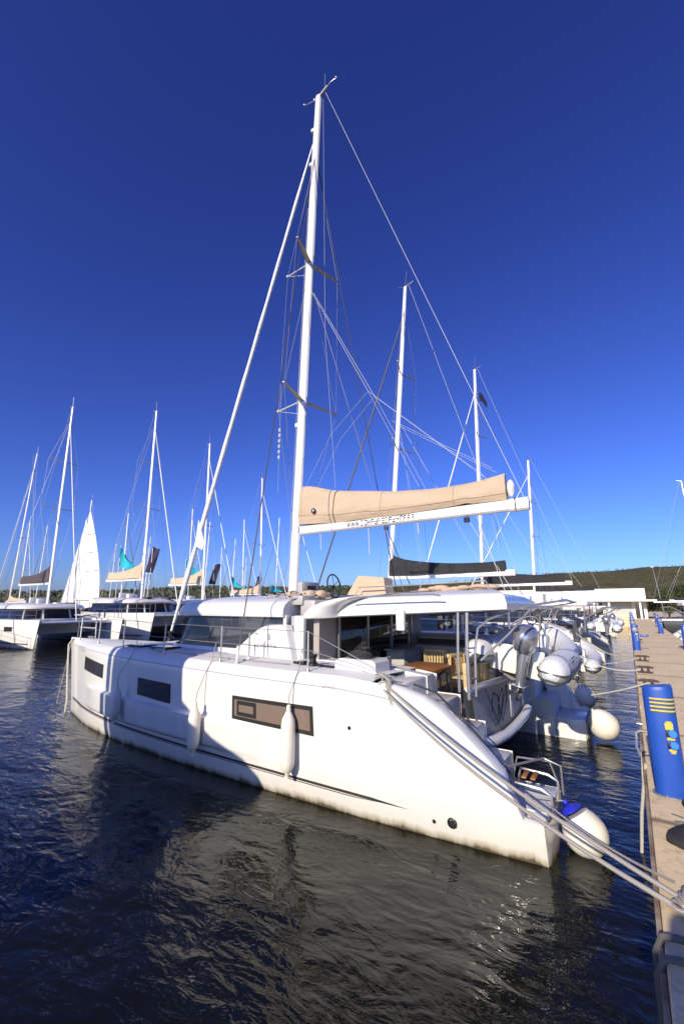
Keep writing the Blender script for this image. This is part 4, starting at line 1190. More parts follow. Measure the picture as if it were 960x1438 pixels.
# service pedestals
def pedestal(label, loc, rz=0, full=True, group='blue service pedestals along the dock'):
    o = thing('service_pedestal', label, 'pedestal', loc, rz, group)
    # local: +y faces the camera end of the dock
    rx, ry = .125, .105; H = .93
    mb = MB(); rows = []
    n = 28
    for z, k in ((0, 1.0), (.03, 1.0), (.5, .985), (.9, .97), (H - .02, .955), (H, .92)):
        row = []
        for j in range(n):
            a = 2 * PI * j / n
            c, s = math.cos(a), math.sin(a)
            row.append((rx * k * math.copysign(abs(c) ** .75, c), ry * k * math.copysign(abs(s) ** .8, s), z + (.03 * (1 - (c * .6 + .6)) * (z / H) if z > .8 else 0)))
        rows.append(row)
    mb.grid(rows, closed_v=True, cap=True)
    mb.build('pedestal_body', M['blue'], o, angle=50)
    mb = MB(); mb.lathe([(rx * 1.18, 0), (rx * 1.18, .012), (rx * 1.0, .014)], Matrix.Diagonal((1, .82, 1, 1)), 24)
    mb.build('base_plate', M['alu_grey'], o)
    def surf(u, z, off=.003):          # u: -1 .. 1 across the front
        a = PI / 2 - u * 1.25
        c, s = math.cos(a), math.sin(a); k = lerp(1, .955, z / H)
        return Vector(((rx * k + off) * math.copysign(abs(c) ** .75, c), (ry * k + off) * math.copysign(abs(s) ** .8, s), z))
    def patch(u0, u1, z0, z1, m, name, nu=6, off=.003):
        q = MB(); q.grid([[surf(lerp(u0, u1, i / nu), z0, off) for i in range(nu + 1)], [surf(lerp(u0, u1, i / nu), z1, off) for i in range(nu + 1)]])
        return q.build(name, m, o)
    if full:
        for k in range(4):
            z = .845 - .034 * k
            patch(-.95, .42, z - .013, z, M['yellow'], 'yellow_stripe')
            patch(-.95, .42, z - .0245, z - .0145, M['greenish'], 'green_stripe')
        patch(-.46, -.06, .58, .635, M['yellow'], 'logo_letter'); patch(-.40, -.12, .636, .65, M['yellow'], 'logo_letter')
        patch(-.48, -.08, .49, .512, M['yellow'], 'logo_letter')
        patch(-.46, -.10, .395, .415, M['yellow'], 'logo_letter'); patch(-.40, -.16, .378, .394, M['yellow'], 'logo_letter')
        for z in (.547, .45):
            p = surf(-.34, z, 0); q = MB()
            q.lathe([(.034, -.01), (.034, .022), (.028, .028), (.001, .028)], Matrix.Translation(p) @ Vector((p.x * .5, p.y, 0)).normalized().to_track_quat('Z', 'Y').to_matrix().to_4x4(), 18)
            q.build('socket_cap', M['cap'], o)
            q = MB(); p2 = surf(-.12, z, 0)
            q.box((p2.x - .012, p2.y - .01, z - .03), (p2.x + .012, p2.y + .014, z + .03), .005); q.build('socket_latch', M['black'], o)
        q = MB()
        for y in (-.02, .04): q.lathe([(.010, 0), (.010, .012), (.001, .013)], Matrix.Translation((.06 + y, .115, .014)), 8)
        q.build('base_bolt', M['steel'], o)
        # water tap on the harbour side
        q = MB(); q.tube([(rx * .9, .0, .52), (rx + .05, .0, .52), (rx + .09, 0, .50), (rx + .09, 0, .44)], .014, 7); q.tube([(rx + .05, 0, .52), (rx + .05, 0, .58)], .008, 6); q.box((rx + .02, -.03, .575), (rx + .08, .03, .59), .004)
        q.tube([(rx + .09, 0, .46), (rx + .10, .02, .38), (rx + .08, .03, .30)], .012, 6)
        q.build('water_tap', M['steel'], o)
    return o
near_ped = pedestal('blue service pedestal with yellow stripes and two light blue sockets, nearest on the dock', (-1.135, 2.36, .904))
far = pedestal('second blue service pedestal on the water side of the dock, beyond the cleats', (-1.07, -12.9, .904), 0, True)
q = MB(); q.ball((.0, .13, .80), .035, 10, 8); q.build('white_lamp', M['white'], far)
q = MB(); q.box((-.42, -.05, .52), (-.15, .06, .60), .02); q.build('side_bracket', M['blue'], far)
for i, y in enumerate((-21.5, -27.5, -35, -43, -51)):
    c = copy_tree(near_ped); c.location = (-1.05, y, .904)
    c['label'] = ['blue service pedestal further down the water side of the dock, third in line', 'blue service pedestal on the water side, fourth in line', 'blue service pedestal on the water side, fifth in line', 'blue service pedestal on the water side, sixth in line', 'blue service pedestal on the water side, last before the white building'][i]
for i, (y, x) in enumerate(((-25.6, -2.45), (-36, -2.75), (-14.2, -2.72))):
    c = copy_tree(near_ped); c.location = (x, y, .904); c.rotation_euler = (0, 0, R(12))
    c['label'] = ['blue service pedestal on the right side of the dock beside a bollard', 'small far blue service pedestal on the right side of the dock', 'blue service pedestal cut by the right edge of the photo'][i]
def dock_cleat(label, loc, rz=0):
    o = thing('mooring_cleat', label, 'cleat', loc, rz, 'rusty mooring cleats on the dock edge')
    mb = MB(); mb.tube([(-.19, 0, .13), (-.10, 0, .145), (.10, 0, .145), (.19, 0, .13)], [.018, .03, .03, .018], 8); mb.build('horn', M['rust'], o)
    mb = MB(); mb.tube([(-.07, 0, .01), (-.06, 0, .14)], .03, 8); mb.tube([(.07, 0, .01), (.06, 0, .14)], .03, 8); mb.box((-.16, -.07, 0), (.16, .07, .018), .005); mb.build('cleat_base', M['rust'], o)
    return o
cl = dock_cleat('rusty mooring cleat right behind the near blue pedestal', (-1.16, -3.9, .904))
for y, lab in ((-6.3, 'rusty mooring cleat midway between the two near blue pedestals'), (-9.2, 'rusty mooring cleat just before the second blue pedestal'), (-17.2, 'small rusty mooring cleat beyond the second blue pedestal')):
    c = copy_tree(cl); c.location = (-1.16, y, .904); c['label'] = lab
# cover/mat, loops, ring and painted number by the near pedestal
mb = MB(); rr = random.Random(4); rows = []
for i in range(9):
    r_ = .165 * (1 - (i / 8.3) ** 2.2)
    rows.append([(math.cos(a) * r_ * (1.25 + .14 * math.sin(3 * a)), math.sin(a) * r_ * (1 + .12 * math.cos(5 * a)), .11 * (i / 8) ** .6 * (1 + .2 * math.sin(2 * a + i))) for a in [2 * PI * j / 24 for j in range(24)]])
mb.grid(rows, closed_v=True, cap=True)
o = mb.build('equipment_bag', M['rubber'], None, loc=(-1.25, 3.30, .904)); tag(o, 'lumpy black bag on the dock between the pedestal and the mooring ring', 'bag')
mb = MB(); mb.tube([(-1.24, 2.44, .95), (-1.20, 2.56, .925), (-1.22, 2.72, .92), (-1.32, 2.84, .92), (-1.5, 2.8, .92), (-1.62, 2.6, .92)], .013, 7)
o = mb.build('power_cable', M['rubber'], None); tag(o, 'black power cable curling from the foot of the near blue pedestal', 'cable')
def mark_stroke(pts, w=.012):
    mb = MB(); pts = [Vector(p) for p in pts]; rows = []
    for i, p in enumerate(pts):
        d = (pts[min(i+1, len(pts)-1)] - pts[max(0, i-1)]).normalized(); q = Vector((-d.y, d.x, 0)) * w
        rows.append([p + q, p - q])
    mb.grid(rows); return mb
mb = mark_stroke([(-1.10, 2.80, .9042), (-1.17, 2.84, .9042), (-1.30, 2.88, .9042), (-1.40, 2.90, .9042)], .011)
t = mark_stroke([(-1.11, 2.95, .9042), (-1.16, 2.93, .9042), (-1.22, 2.95, .9042), (-1.26, 3.0, .9042), (-1.30, 3.06, .9042)], .012); mb.merge(t.bm)
t = mark_stroke([(-1.10, 3.0, .9042), (-1.14, 3.03, .9042), (-1.2, 3.06, .9042)], .010); mb.merge(t.bm)
mb.build('painted_number', M['mark'], dk, smooth=False)
def hoop(name, label, c, r, tilt, m, rad, cat='ring'):
    mb = MB(); Mx = Matrix.Translation(c) @ Matrix.Rotation(tilt[0], 4, 'X') @ Matrix.Rotation(tilt[1], 4, 'Y')
    mb.tube([Mx @ Vector((r * math.cos(a), r * math.sin(a), 0)) for a in [2 * PI * i / 24 for i in range(25)]], rad, 8)
    o = mb.build(name, M[m], None); tag(o, label, cat)
hoop('mooring_ring', 'dark iron mooring ring lying on the dock where the near lines end', (-1.10, 4.20, .93), .085, (R(18), R(10)), 'rust', .016)
hoop('shackle_ring', 'small grey shackle hanging on the shaded face of the dock', (-.925, 4.55, .52), .035, (0, R(90)), 'alu_grey', .010)
for k, (y, lab) in enumerate(((4.55, 'grey hose loop over the dock edge, nearer the mooring ring'), (4.72, 'grey hose loop over the dock edge, nearer the camera'))):
    mb = MB(); mb.tube([(-1.45, y + .10, .925), (-1.2, y + .02, .93), (-1.02, y, .935), (-.95, y, .92), (-.915, y + .0, .84), (-.912, y + .03, .62), (-.93, y + .05, .3)], .018, 7)
    o = mb.build('hose', M['hosegrey'], None); tag(o, lab, 'hose', 'hose loops over the dock edge')
mb = MB(); mb.tube([(-.912, 4.62, .80), (-.905, 4.6, .5), (-.91, 4.66, .2), (-.90, 4.7, -.3)], .02, 7); mb.tube([(-.90, 4.9, .3), (-.90, 4.95, -.3)], .05, 8)
o = mb.build('mooring_chain', M['rust'], None); tag(o, 'rusty chain hanging down the shaded dock face into the water', 'chain')
# weed fringe at the waterline
mb = MB(); rr = random.Random(2)
for k in range(80):
    x = rr.uniform(1.45, 1.9); a = on_hull(x, -.04, .0); 
    mb.tube([a, a + Vector((rr.uniform(-.05, .05), rr.uniform(.02, .10), rr.uniform(-.02, .03)))], .006, 4)
mb.build('green_weed', M['weed'], cat_)
# ================================================================== OTHER BOATS
def loft_hull(mb, L, yo, yi, zt, bow_full=.5, n=16):
    """one slender hull between yo and yi"""
    c = (yo + yi) / 2
    rowsA, rowsB, top = [], [], []
    for i in range(n + 1):
        t = i / n; x = L * t
        w = 1 - max(0, (t - .45) / .55) ** 2.0 * .97
        ws = w * (1 if t > .08 else .93)
        z_t = zt if t > .17 else lerp(.42, zt, max(0, (t - .015) / .155) ** .8) if t > .015 else .40
        prof = [(-.45, .0), (-.3, .5), (-.1, .74), (.15, .88), (.5, .95), (.6, .965), (1.2, 1.0)]
        ra, rb = [], []
        for z, f in prof:
            zz = min(z, z_t - .06)
            xx = x - (.35 * max(0, 1.7 - zz) / 1.7 if t > .9 else 0) * (t - .9) * 10
            ra.append((xx, c + (yo - c) * ws * f, zz)); rb.append((xx, c + (yi - c) * ws * f, zz))
        xx = x
        ra += [(xx, c + (yo - c) * ws * .99, z_t - .03), (xx, c + (yo - c) * ws * .93, z_t)]
        rb += [(xx, c + (yi - c) * ws * .99, z_t - .03), (xx, c + (yi - c) * ws * .93, z_t)]
        rowsA.append(ra); rowsB.append(rb); top.append([ra[-1], rb[-1]])
    mb.grid(rowsA); mb.grid(rowsB); mb.grid(top); mb.grid([rowsA[0], rowsB[0]])
def rig(o, mx, base, top, rake, boomz, boomL, coverm, covh, fore, hw, scale=1.0, sprs=(.46, .70), gen='sailcloth', furl=.042, boom=True, thin=1.0, taper_cover=True):
    def mp(z): return Vector((mx - rake * (z - base), 0, z))
    mb = MB(); rows = []
    for z in (base, base + (top - base) * .7, top):
        k = 1 if z < top - .1 else .7
        rows.append([mp(z) + Vector((.12 * k * thin * math.cos(a), .085 * k * thin * math.sin(a), 0)) for a in [2*PI*j/10 for j in range(10)]])
    mb.grid(rows, closed_v=True, cap=True); m_ = mb.build('mast', M['alu'], o)
    mb = MB(); t = mp(top)
    mb.tube([t, t + Vector((-.1, 0, .9))], .012, 4); mb.tube([t + Vector((0, 0, .02)), t + Vector((-.45, 0, .15))], .03, 5); mb.tube([t, t + Vector((.35, .1, .05))], .012, 4); mb.build('masthead_gear', M['alu_grey'], m_)
    for f in sprs:
        z = base + (top - base) * f; w = lerp(hw * .45, hw * .32, f)
        for s in (1, -1):
            mb = MB(); mb.tube([mp(z), mp(z) + Vector((-.35, s * w, .05))], .03, 5); mb.build('spreader', M['spreader'], m_)
    for s in (1, -1):
        mb = MB(); pts = [(mx - .9, s * hw, 1.6)]
        for f in sprs:
            z = base + (top - base) * f; w = lerp(hw * .45, hw * .32, f); pts.append(mp(z) + Vector((-.35, s * w, .05)))
        pts.append(mp(base + (top - base) * .93)); mb.tube([pts[0], pts[-1]], .009, 4); mb.tube([mp(base + 1)] + pts[1:], .007, 4)
        mb.build('shroud', M['wire'], o)
    a = mp(base + (top - base) * .9); b = Vector(fore)
    mb = MB(); mb.tube([b.lerp(a, k / 8) for k in range(9)], [.03] + [furl] * 6 + [furl * .7, .025], 7); mb.build('furled_headsail', M[gen], o)
    mb = MB(); mb.tube([mp(top) + Vector((-.2, 0, 0)), (mx - boomL, 0, boomz + .15)], .008, 4); mb.build('topping_lift', M['wline'], o)
    if boom:
        mb = MB(); mb.box((mx - boomL, -.09, boomz - .13), (mx - .15, .09, boomz + .10), .03); bo = mb.build('boom', M['alu'], o)
        mb = MB(); rows = []
        for i in range(15):
            t_ = i / 14; x = lerp(mx - .12, mx - boomL + .35, t_)
            zt = boomz + covh * smooth_interp([(0, 1.0), (.15, .72), (.5, .48), (.85, .42), (1, .46)], t_) if taper_cover else boomz + covh * .6
            w = interp([(0, .13), (.2, .22), (1, .14)], t_)
            rows.append([(x, math.copysign(w, .5 - k / 10) * (abs(k / 10 - .5) * 2) ** .4 * (1 + .1 * math.sin(i * 2.3 + k)) , lerp(zt, boomz + .05, abs(k / 10 - .5) * 2)) for k in range(11)])
        mb.grid(rows, cap=True); mb.build('sail_cover', M[coverm], bo, angle=60)
        for s in (1, -1):
            mb = MB(); mb.tube([mp(base + (top - base) * .55), (mx - boomL * .3, s * .15, boomz + covh * .5)], .005, 4); mb.tube([mp(base + (top - base) * .55), (mx - boomL * .75, s * .15, boomz + covh * .45)], .005, 4); mb.build('lazy_jack', M['wline'], o)
    return m_
def make_cat(label, loc, rz, cover='black_canvas', top=18.4, mx=6.3, boomz=4.0, boomL=5.1, covh=1.15, sc=1.0, group='catamarans moored in the rows', gen='sailcloth', rake=.03, extra=True, hard=True, rigged=True):
    o = thing('catamaran', label, 'catamaran', loc, rz, group); o.scale = (sc, sc, sc)
    L = 12.0
    for s in (1, -1):
        mb = MB(); loft_hull(mb, L, s * 3.3, s * 1.85, 1.72); h = mb.build('hull', M['hull'], o, angle=35)
        for x0, x1 in ((3.0, 4.6), (6.2, 7.3), (8.6, 9.5)):
            c = (3.3 + 1.85) / 2; mb = MB()
            rows = []
            for x in (x0, x1):
                t = x / L; w = 1 - max(0, (t - .45) / .55) ** 2 * .97
                rows.append([(x, s * (c + .725 * w * .985 + .012), 1.0), (x, s * (c + .725 * w * .995 + .012), 1.28)])
            mb.grid(rows); mb.build('hull_window', M['frame'], h)
        mb = MB(); rows = []
        for i in range(14):
            x = lerp(.6, 11.2, i / 13); t = x / L; w = 1 - max(0, (t - .45) / .55) ** 2 * .97; c = (3.3 + 1.85) / 2
            rows.append([(x, s * (c + .725 * w * .92 + .02), .28), (x, s * (c + .725 * w * .93 + .02), .34)])
        mb.grid(rows); mb.build('hull_stripe', M['stripe'], h)
        mb = MB()
        for x0, x1, z in ((.02, .55, .42), (.55, .95, .75), (.95, 1.35, 1.08), (1.35, 1.8, 1.4)): mb.box((x0, min(s * 1.95, s * 3.05), -.2), (x1, max(s * 1.95, s * 3.05), z))
        mb.build('stern_steps', M['white'], o, smooth=False)
        mb = MB(); pts = []
        for x in (1.9, 3.5, 5.2, 7.0, 8.8, 10.4, 11.6):
            t = x / L; w = 1 - max(0, (t - .45) / .55) ** 2 * .97; c = (3.3 + 1.85) / 2
            p = (x, s * (c + .725 * w * .85), 1.7); mb.tube([p, (p[0], p[1], 2.3)], .016, 5); pts.append((p[0], p[1], 2.28))
        mb.tube(pts, .010, 4); mb.tube([(p[0], p[1], 2.0) for p in pts], .008, 4); mb.tube([pts[-1], (11.9, s * 2.5, 2.35), (11.9, s * 2.5, 1.7)], .02, 5)
        mb.build('guardrail', M['steel'], o)
    mb = MB(); mb.box((1.0, -2.2, .72), (8.9, 2.2, .9), .05); mb.box((3.4, -2.3, .85), (8.9, 2.3, 1.70), .05); mb.box((1.0, -2.0, .85), (1.15, 2.0, 1.45), .04); mb.box((1.15, -2.2, .85), (3.4, -1.5, 1.35), .04)
    mb.build('bridgedeck', M['white'], o)
    mb = MB(); rows = []
    for z, ins in ((1.68, 0), (2.05, -.08), (2.36, -.15)):
        rows.append([(x, y, z) for x, y in [(3.2, 2.15 + ins)] + [(6.2 + (8.3 + ins * 2 - 6.2) * max(0, math.cos(a)) ** .7, (2.15 + ins) * abs(math.sin(a)) ** .6 * (1 if math.sin(a) >= 0 else -1)) for a in [PI/2 - PI * i / 14 for i in range(15)]] + [(3.2, -2.15 - ins)]])
    mb.grid(rows); mb.grid([[r_[0], r_[-1]] for r_ in rows]); mb.build('saloon_window', M['doorglass'], o)
    for y in (-1.3, -.45, .45, 1.3): mb = MB(); mb.box((3.12, y - .04, .9), (3.19, y + .04, 2.4)); mb.build('door_frame', M['white'], o)
    for (a, b) in [(rows[0][k], rows[2][k]) for k in (4, 7, 9, 12)]: mb = MB(); mb.tube([Vector(a) * 1.004, Vector(b) * 1.004], .05, 5); mb.build('window_mullion', M['white'], o)
    mb = MB(); rows = []
    for z, ins in ((2.34, -.05), (2.36, .06), (2.45, .08), (2.58, -.02), (2.68, -.25), (2.74, -.8)):
        rows.append([(x, y, z) for x, y in [(3.0, 2.2 + ins)] + [(6.2 + (8.4 + ins * 1.5 - 6.2) * max(0, math.cos(a)) ** .7, (2.2 + ins) * abs(math.sin(a)) ** .6 * (1 if math.sin(a) >= 0 else -1)) for a in [PI/2 - PI * i / 14 for i in range(15)]] + [(3.0, -2.2 - ins)]])
    mb.grid(rows); mb.face(rows[-1]); mb.face(rows[0]); mb.grid([[r_[0], r_[-1]] for r_ in rows]); mb.build('coach_roof', M['white'], o, angle=45)
    if hard:
        mb = MB(); mb.box((.5, -2.1, 2.56), (3.4, 2.1, 2.78), .09); mb.build('hardtop', M['white'], o)
        mb = MB(); mb.box((.6, -2.0, 2.535), (3.3, 2.0, 2.555)); mb.build('hardtop_lining', M['greybeige'], o)
        for y in (-1.9, 1.9):
            mb = MB(); mb.tube([(.75, y, 1.3), (.7, y, 2.56)], .03, 6); mb.tube([(.75, y, 1.9), (-.1, y * .7, 2.5), (-.6, y * .6, 2.45)], .03, 6)
            mb.build('davit_arch', M['steel'], o)
        mb = MB(); mb.box((3.3, .5, 2.7), (3.7, 1.3, 3.1), .05); mb.box((2.6, .3, 2.78), (2.8, 1.4, 3.2), .04); mb.build('helm_station', M['white'], o)
    q_ = random.Random(label)
    mb = MB(); mb.box((1.3, -1.45, 1.35), (3.2, -.9, 1.5), .05); mb.box((1.2, -1.5, 1.45), (1.35, 1.5, 1.75), .04); mb.build('cockpit_cushion', M[q_.choice(('brown', 'dgrey', 'grey'))], o)
    mb = MB(); mb.box((1.7, .1, 1.45), (2.6, 1.1, 1.5), .01); mb.tube([(2.15, .6, .9), (2.15, .6, 1.46)], .05, 6); mb.build('cockpit_table', M['teak'], o)
    for k in range(3):
        x, y = q_.uniform(4.2, 8.0), q_.uniform(-1.2, 1.2)
        mb = MB(); mb.box((x, y, 2.68), (x + q_.uniform(.5, 1.0), y + q_.uniform(.4, .8), 2.80), .03); mb.build('roof_locker', M[q_.choice(('grey', 'dgrey', 'white'))], o)
    for s in (1, -1):
        mb = MB(); x = q_.uniform(.9, 1.3); mb.tube([(x, s * 3.2, 1.9), (x, s * 3.36, 1.4), (x, s * 3.38, .5)], [.02, .14, .14], 8); mb.build('hanging_fender', M['fender' if q_.random() < .6 else 'dgrey'], o)
        mb = MB(); mb.tube([(2.4 + .12 * math.cos(a), s * 2.75 + .12 * math.sin(a), 1.78) for a in [2 * PI * k / 12 for k in range(13)]], .04, 5); mb.build('rope_coil', M['rope'], o)
    mb = MB(); mb.tube([(10.9, 2.5, 1.5), (10.95, 0, 1.52), (10.9, -2.5, 1.5)], .10, 8); mb.build('crossbeam', M['alu'], o)
    mb = MB(); mb.grid([[(8.9, -1.9, 1.6), (8.9, 0, 1.55), (8.9, 1.9, 1.6)], [(10.85, -2.1, 1.5), (10.85, 0, 1.46), (10.85, 2.1, 1.5)]]); mb.build('trampoline', M['dgrey'], o)
    if rigged: rig(o, mx, 2.6, top, rake, boomz, boomL, cover, covh, (10.95, 0, 1.6), 3.0, gen=gen)
    return o
def make_yacht(label, loc, rz, L=12.5, top=17.5, cover='tan2', gen='sailcloth', group='sailing yachts in the marina', hullm='hull', sc=1.0, rake=.02, boom=True, hood='black_canvas'):
    o = thing('sailing_yacht', label, 'sailing yacht', loc, rz, group); o.scale = (sc, sc, sc)
    mb = MB(); A, B, T = [], [], []
    n = 14
    for i in range(n + 1):
        t = i / n; x = L * t
        w = 1.95 * (.78 + .22 * math.sin(min(1, t / .4) * PI / 2)) * (1 - max(0, (t - .4) / .6) ** 1.9 * .985)
        zt = 1.15 + .35 * t * t
        ra = [(x - .5 * (1 - (z + .3) / 1.6) * max(0, t - .8) * 5, w * f, z) for z, f in ((-.35, .0), (-.2, .45), (0, .72), (.4, .93), (zt - .12, 1.0), (zt, .985))]
        A.append(ra); B.append([(p[0], -p[1], p[2]) for p in ra]); T.append([ra[-1], (ra[-1][0], 0, zt + .06), (ra[-1][0], -ra[-1][1], zt)])
    mb.grid(A); mb.grid(B); mb.grid(T); mb.grid([A[0], B[0]]); mb.build('hull', M[hullm], o, angle=40)
    mb = MB(); rows = []
    for x, w, z in ((3.6, 1.1, 1.78), (5.0, 1.15, 1.80), (7.0, .95, 1.72), (8.3, .55, 1.55)): rows.append([(x, w * 1.05, 1.15), (x, w, z - .06), (x, w * .8, z), (x, -w * .8, z), (x, -w, z - .06), (x, -w * 1.05, 1.15)])
    mb.grid(rows, cap=True); cr_ = mb.build('coach_roof', M['white'], o, angle=30)
    mb = MB()
    for s in (1, -1): mb.grid([[(3.9, s * 1.16, 1.42), (3.9, s * 1.14, 1.62)], [(5.2, s * 1.18, 1.42), (5.2, s * 1.15, 1.62)], [(6.9, s * 1.0, 1.42), (6.9, s * .975, 1.58)]])
    mb.build('cabin_window', M['frame'], cr_)
    mb = MB(); rows = []
    for x, z in ((3.9, 1.8), (3.6, 2.25), (3.0, 2.38), (2.6, 2.34)): rows.append([(x, 1.2, 1.5), (x, 1.1, z - .15), (x, .5, z), (x, -.5, z), (x, -1.1, z - .15), (x, -1.2, 1.5)])
    mb.grid(rows); mb.build('spray_hood', M[hood], o)
    mb = MB()
    for s in (1, -1):
        pts = [(x, s * 1.9 * w, 1.9 + .02 * x) for x, w in ((.2, .8), (2.5, .97), (5, .98), (7.5, .85), (10, .52), (L - .3, .1))]
        for p in pts: mb.tube([(p[0], p[1], 1.2), p], .014, 4)
        mb.tube(pts, .010, 4)
    mb.build('guardrail', M['steel'], o)
    mb = MB(); mb.tube([mpv for mpv in [(.1, 0, 1.3), (L * .54, 0, top)]], .007, 4); mb.build('backstay', M['wire'], o)
    rig(o, L * .56, 1.6, top, rake, 3.0, 4.6, cover, .75, (L - .4, 0, 1.6), 1.7, gen=gen, boom=boom, thin=.85)
    return o
# right-hand row, same dock as the foreground boat
make_cat('white catamaran with black sail cover moored right behind the foreground one', (1.75, -9.9, 0), 0, 'black_canvas', 18.5, 6.25, 3.85, 5.5, 1.05, rake=.085, gen='hosegrey')
make_cat('white catamaran with black sail cover and a dark flag, third in the row', (.2, -19.2, 0), 0, 'black_canvas', 18.2, 6.15, 3.82, 4.9, 1.15)
make_cat('white catamaran fourth in the row, low dark sail cover behind the steering wheel', (.4, -28.6, 0), 0, 'black_canvas', 14.2, 4.6, 3.6, 4.4, .7, rake=.04)
make_cat('white mastless power catamaran fifth in the row, close to the white building', (.2, -38.5, 0), 0, rigged=False, sc=.92)
make_cat('white mastless power catamaran at the end of the row, right before the quay', (.5, -48, 0), 0, rigged=False, sc=.85)
tn = [q for q in bpy.data.objects if q is tender][0]
for loc, rz, lab in (((.75, -8.6, .75), -90, 'inflatable dinghy low over the water behind the second boat, with dark bottom'), ((.2, -18.2, 1.5), -90, 'inflatable dinghy slung behind the third boat in the row'), ((.2, -27.6, 1.45), -90, 'small inflatable dinghy behind the fourth boat in the row')):
    c = copy_tree(tn); c.location = loc; c.rotation_euler = (R(4), 0, R(rz)); c['label'] = lab
# left-hand rows
make_cat('white catamaran at the very left, mostly outside the frame', (41.0, 1.9, 0), PI, 'tan2', 16.5, 6.4, 4.1, 5.1, 1.2)
make_cat('white catamaran with bows towards the camera at the left edge, brown sail cover', (40.6, -7.1, 0), PI, 'brown', 18.2, 6.5, 4.2, 5.2, 1.5)
make_cat('white catamaran with bows towards the camera, tan sail cover and turquoise flag', (42.9, -15.2, 0), PI, 'tan2', 18.2, 6.3, 4.2, 5.2, 1.5, sc=1.18)
make_cat('white catamaran between tan-covered boats, mostly behind the foreground coach roof', (45.5, -24.0, 0), PI, 'tan2', 18.2, 6.3, 4.2, 5.2, 1.5, sc=1.18)
make_cat('white catamaran behind the foreground saloon windows, thin mast near the shroud', (41.0, -29.5, 0), PI, 'tan2', 18.0, 6.3, 3.9, 5.0, 1.2, sc=1.0)
make_cat('white catamaran beyond the left row with dark sail cover', (43.0, -38.5, 0), PI, 'black_canvas', 17.0, 6.3, 3.9, 5.0, 1.2, sc=1.0)
YL = [((64.9, -13.1), 0, 12.5, 20.5, 'tan2', 'yacht whose raked mast stands at the far left edge'), ((65.1, -28.7), 0, 12, 19.5, 'tan2', 'yacht with its mast just left of the dark banner'),
      ((64.3, -56.8), 0, 12, 20.0, 'tan2', 'yacht whose thin mast shows just left of the big mast'), ((62.5, -47), PI, 12, 18.0, 'black_canvas', 'yacht with a short mast left of the big forestay foot'),
      ((71, -45), 0, 12, 18.0, 'tan2', 'yacht with a far mast behind the turquoise flag'), ((101, -30), 0, 12, 18.0, 'tan2', 'far yacht at the back of the left basin'),
      ((63, -36), PI, 12, 18.0, 'black_canvas', 'yacht with a mast beside the furled headsail'), ((66, -4), 0, 12, 15.5, 'tan2', 'yacht at the far left with its mast leaning inwards'),
      ((75, -12), 0, 12, 16.5, 'black_canvas', 'far yacht left of the raised white sail'), ((80, -20), PI, 11, 15, 'tan2', 'small far yacht behind the raised white sail'),
      ((84, -29), 0, 12, 17, 'tan2', 'far yacht right of the raised white sail'), ((78, -58), 0, 12, 17, 'tan2', 'far yacht seen beside the coach roof'),
      ((90, -66), PI, 12, 17, 'black_canvas', 'far yacht seen through the rigging'), ((70, -68), 0, 12, 16, 'tan2', 'far yacht behind the tan sail cover'),
      ((92, -8), PI, 12, 17, 'tan2', 'far yacht at the left with a short visible mast'), ((108, -48), 0, 12, 17, 'black_canvas', 'far yacht in the deepest row of masts'),
      ((66, -27), PI, 12, 16, 'tan2', 'yacht moored behind the second left catamaran'), ((115, -62), 0, 12, 17, 'tan2', 'far yacht at the end of the basin'),
      ((88, -44), 0, 12, 16.5, 'tan2', 'far yacht behind the dark banner'), ((97, -80), 0, 12, 16, 'tan2', 'far yacht under the hill right of the mast')]
for i, ((x, y), rz, L, top, cov, lab) in enumerate(YL):
    make_yacht(lab, (x - (14 if rz == 0 else 0), y, 0), rz, L, top, cov, rake=.07 if i == 0 else .03, gen='hosegrey' if i % 3 else 'sailcloth')
# the yacht with raised white sails
ys = make_yacht('sailing yacht with raised white sails, left of the foreground bow', (49.2, -19.6, 0), 0, 12, 15.9, 'tan2', boom=False)
def sail(name, pts3, belly, m='sailcloth'):
    """triangular sail: tack, clew, head with curved leech"""
    mb = MB(); tk, cw, hd = [Vector(p) for p in pts3]; rows = []
    n = 16
    for i in range(n + 1):
        v = i / n
        a = tk.lerp(hd, v); b = cw.lerp(hd, v)
        b = b + (cw - tk).normalized() * .9 * math.sin(PI * v) * (1 - .3 * v)
        row = []
        for j in range(9):
            u = j / 8; p = a.lerp(b, u); row.append(p + Vector(belly) * math.sin(PI * u) * (1 - v) ** .5)
        rows.append(row)
    mb.grid(rows)
    mb.grid([[p + Vector((0, .012, 0)) for p in r_] for r_ in rows])
    return mb.build(name, M[m], ys, angle=80)
# sails of that yacht (its mast is at local x = 6.7)
sail('mainsail', ((7.6, -.1, 1.9), (3.4, -.9, 1.9), (6.55, 0, 14.9)), (0, .35, 0))
sail('headsail', ((11.2, 0, 1.9), (8.6, -.6, 1.9), (7.0, 0, 13.6)), (0, .3, 0))
for f_ in (.18, .36, .54, .72):
    p_ = Vector((7.6, -.1, 1.9)).lerp(Vector((6.55, 0, 14.9)), f_); q_ = Vector((3.4, -.9, 1.9)).lerp(Vector((6.55, 0, 14.9)), f_) - Vector((.75 * math.sin(PI * f_), .0, -.25))
    mb = MB(); mb.tube([p_ + Vector((0, -.02, 0)), p_.lerp(q_, .5) + Vector((0, .36 * (1 - f_) ** .5 + .03, 0)), q_], .025, 5); mb.build('sail_batten', M['grey'], ys)
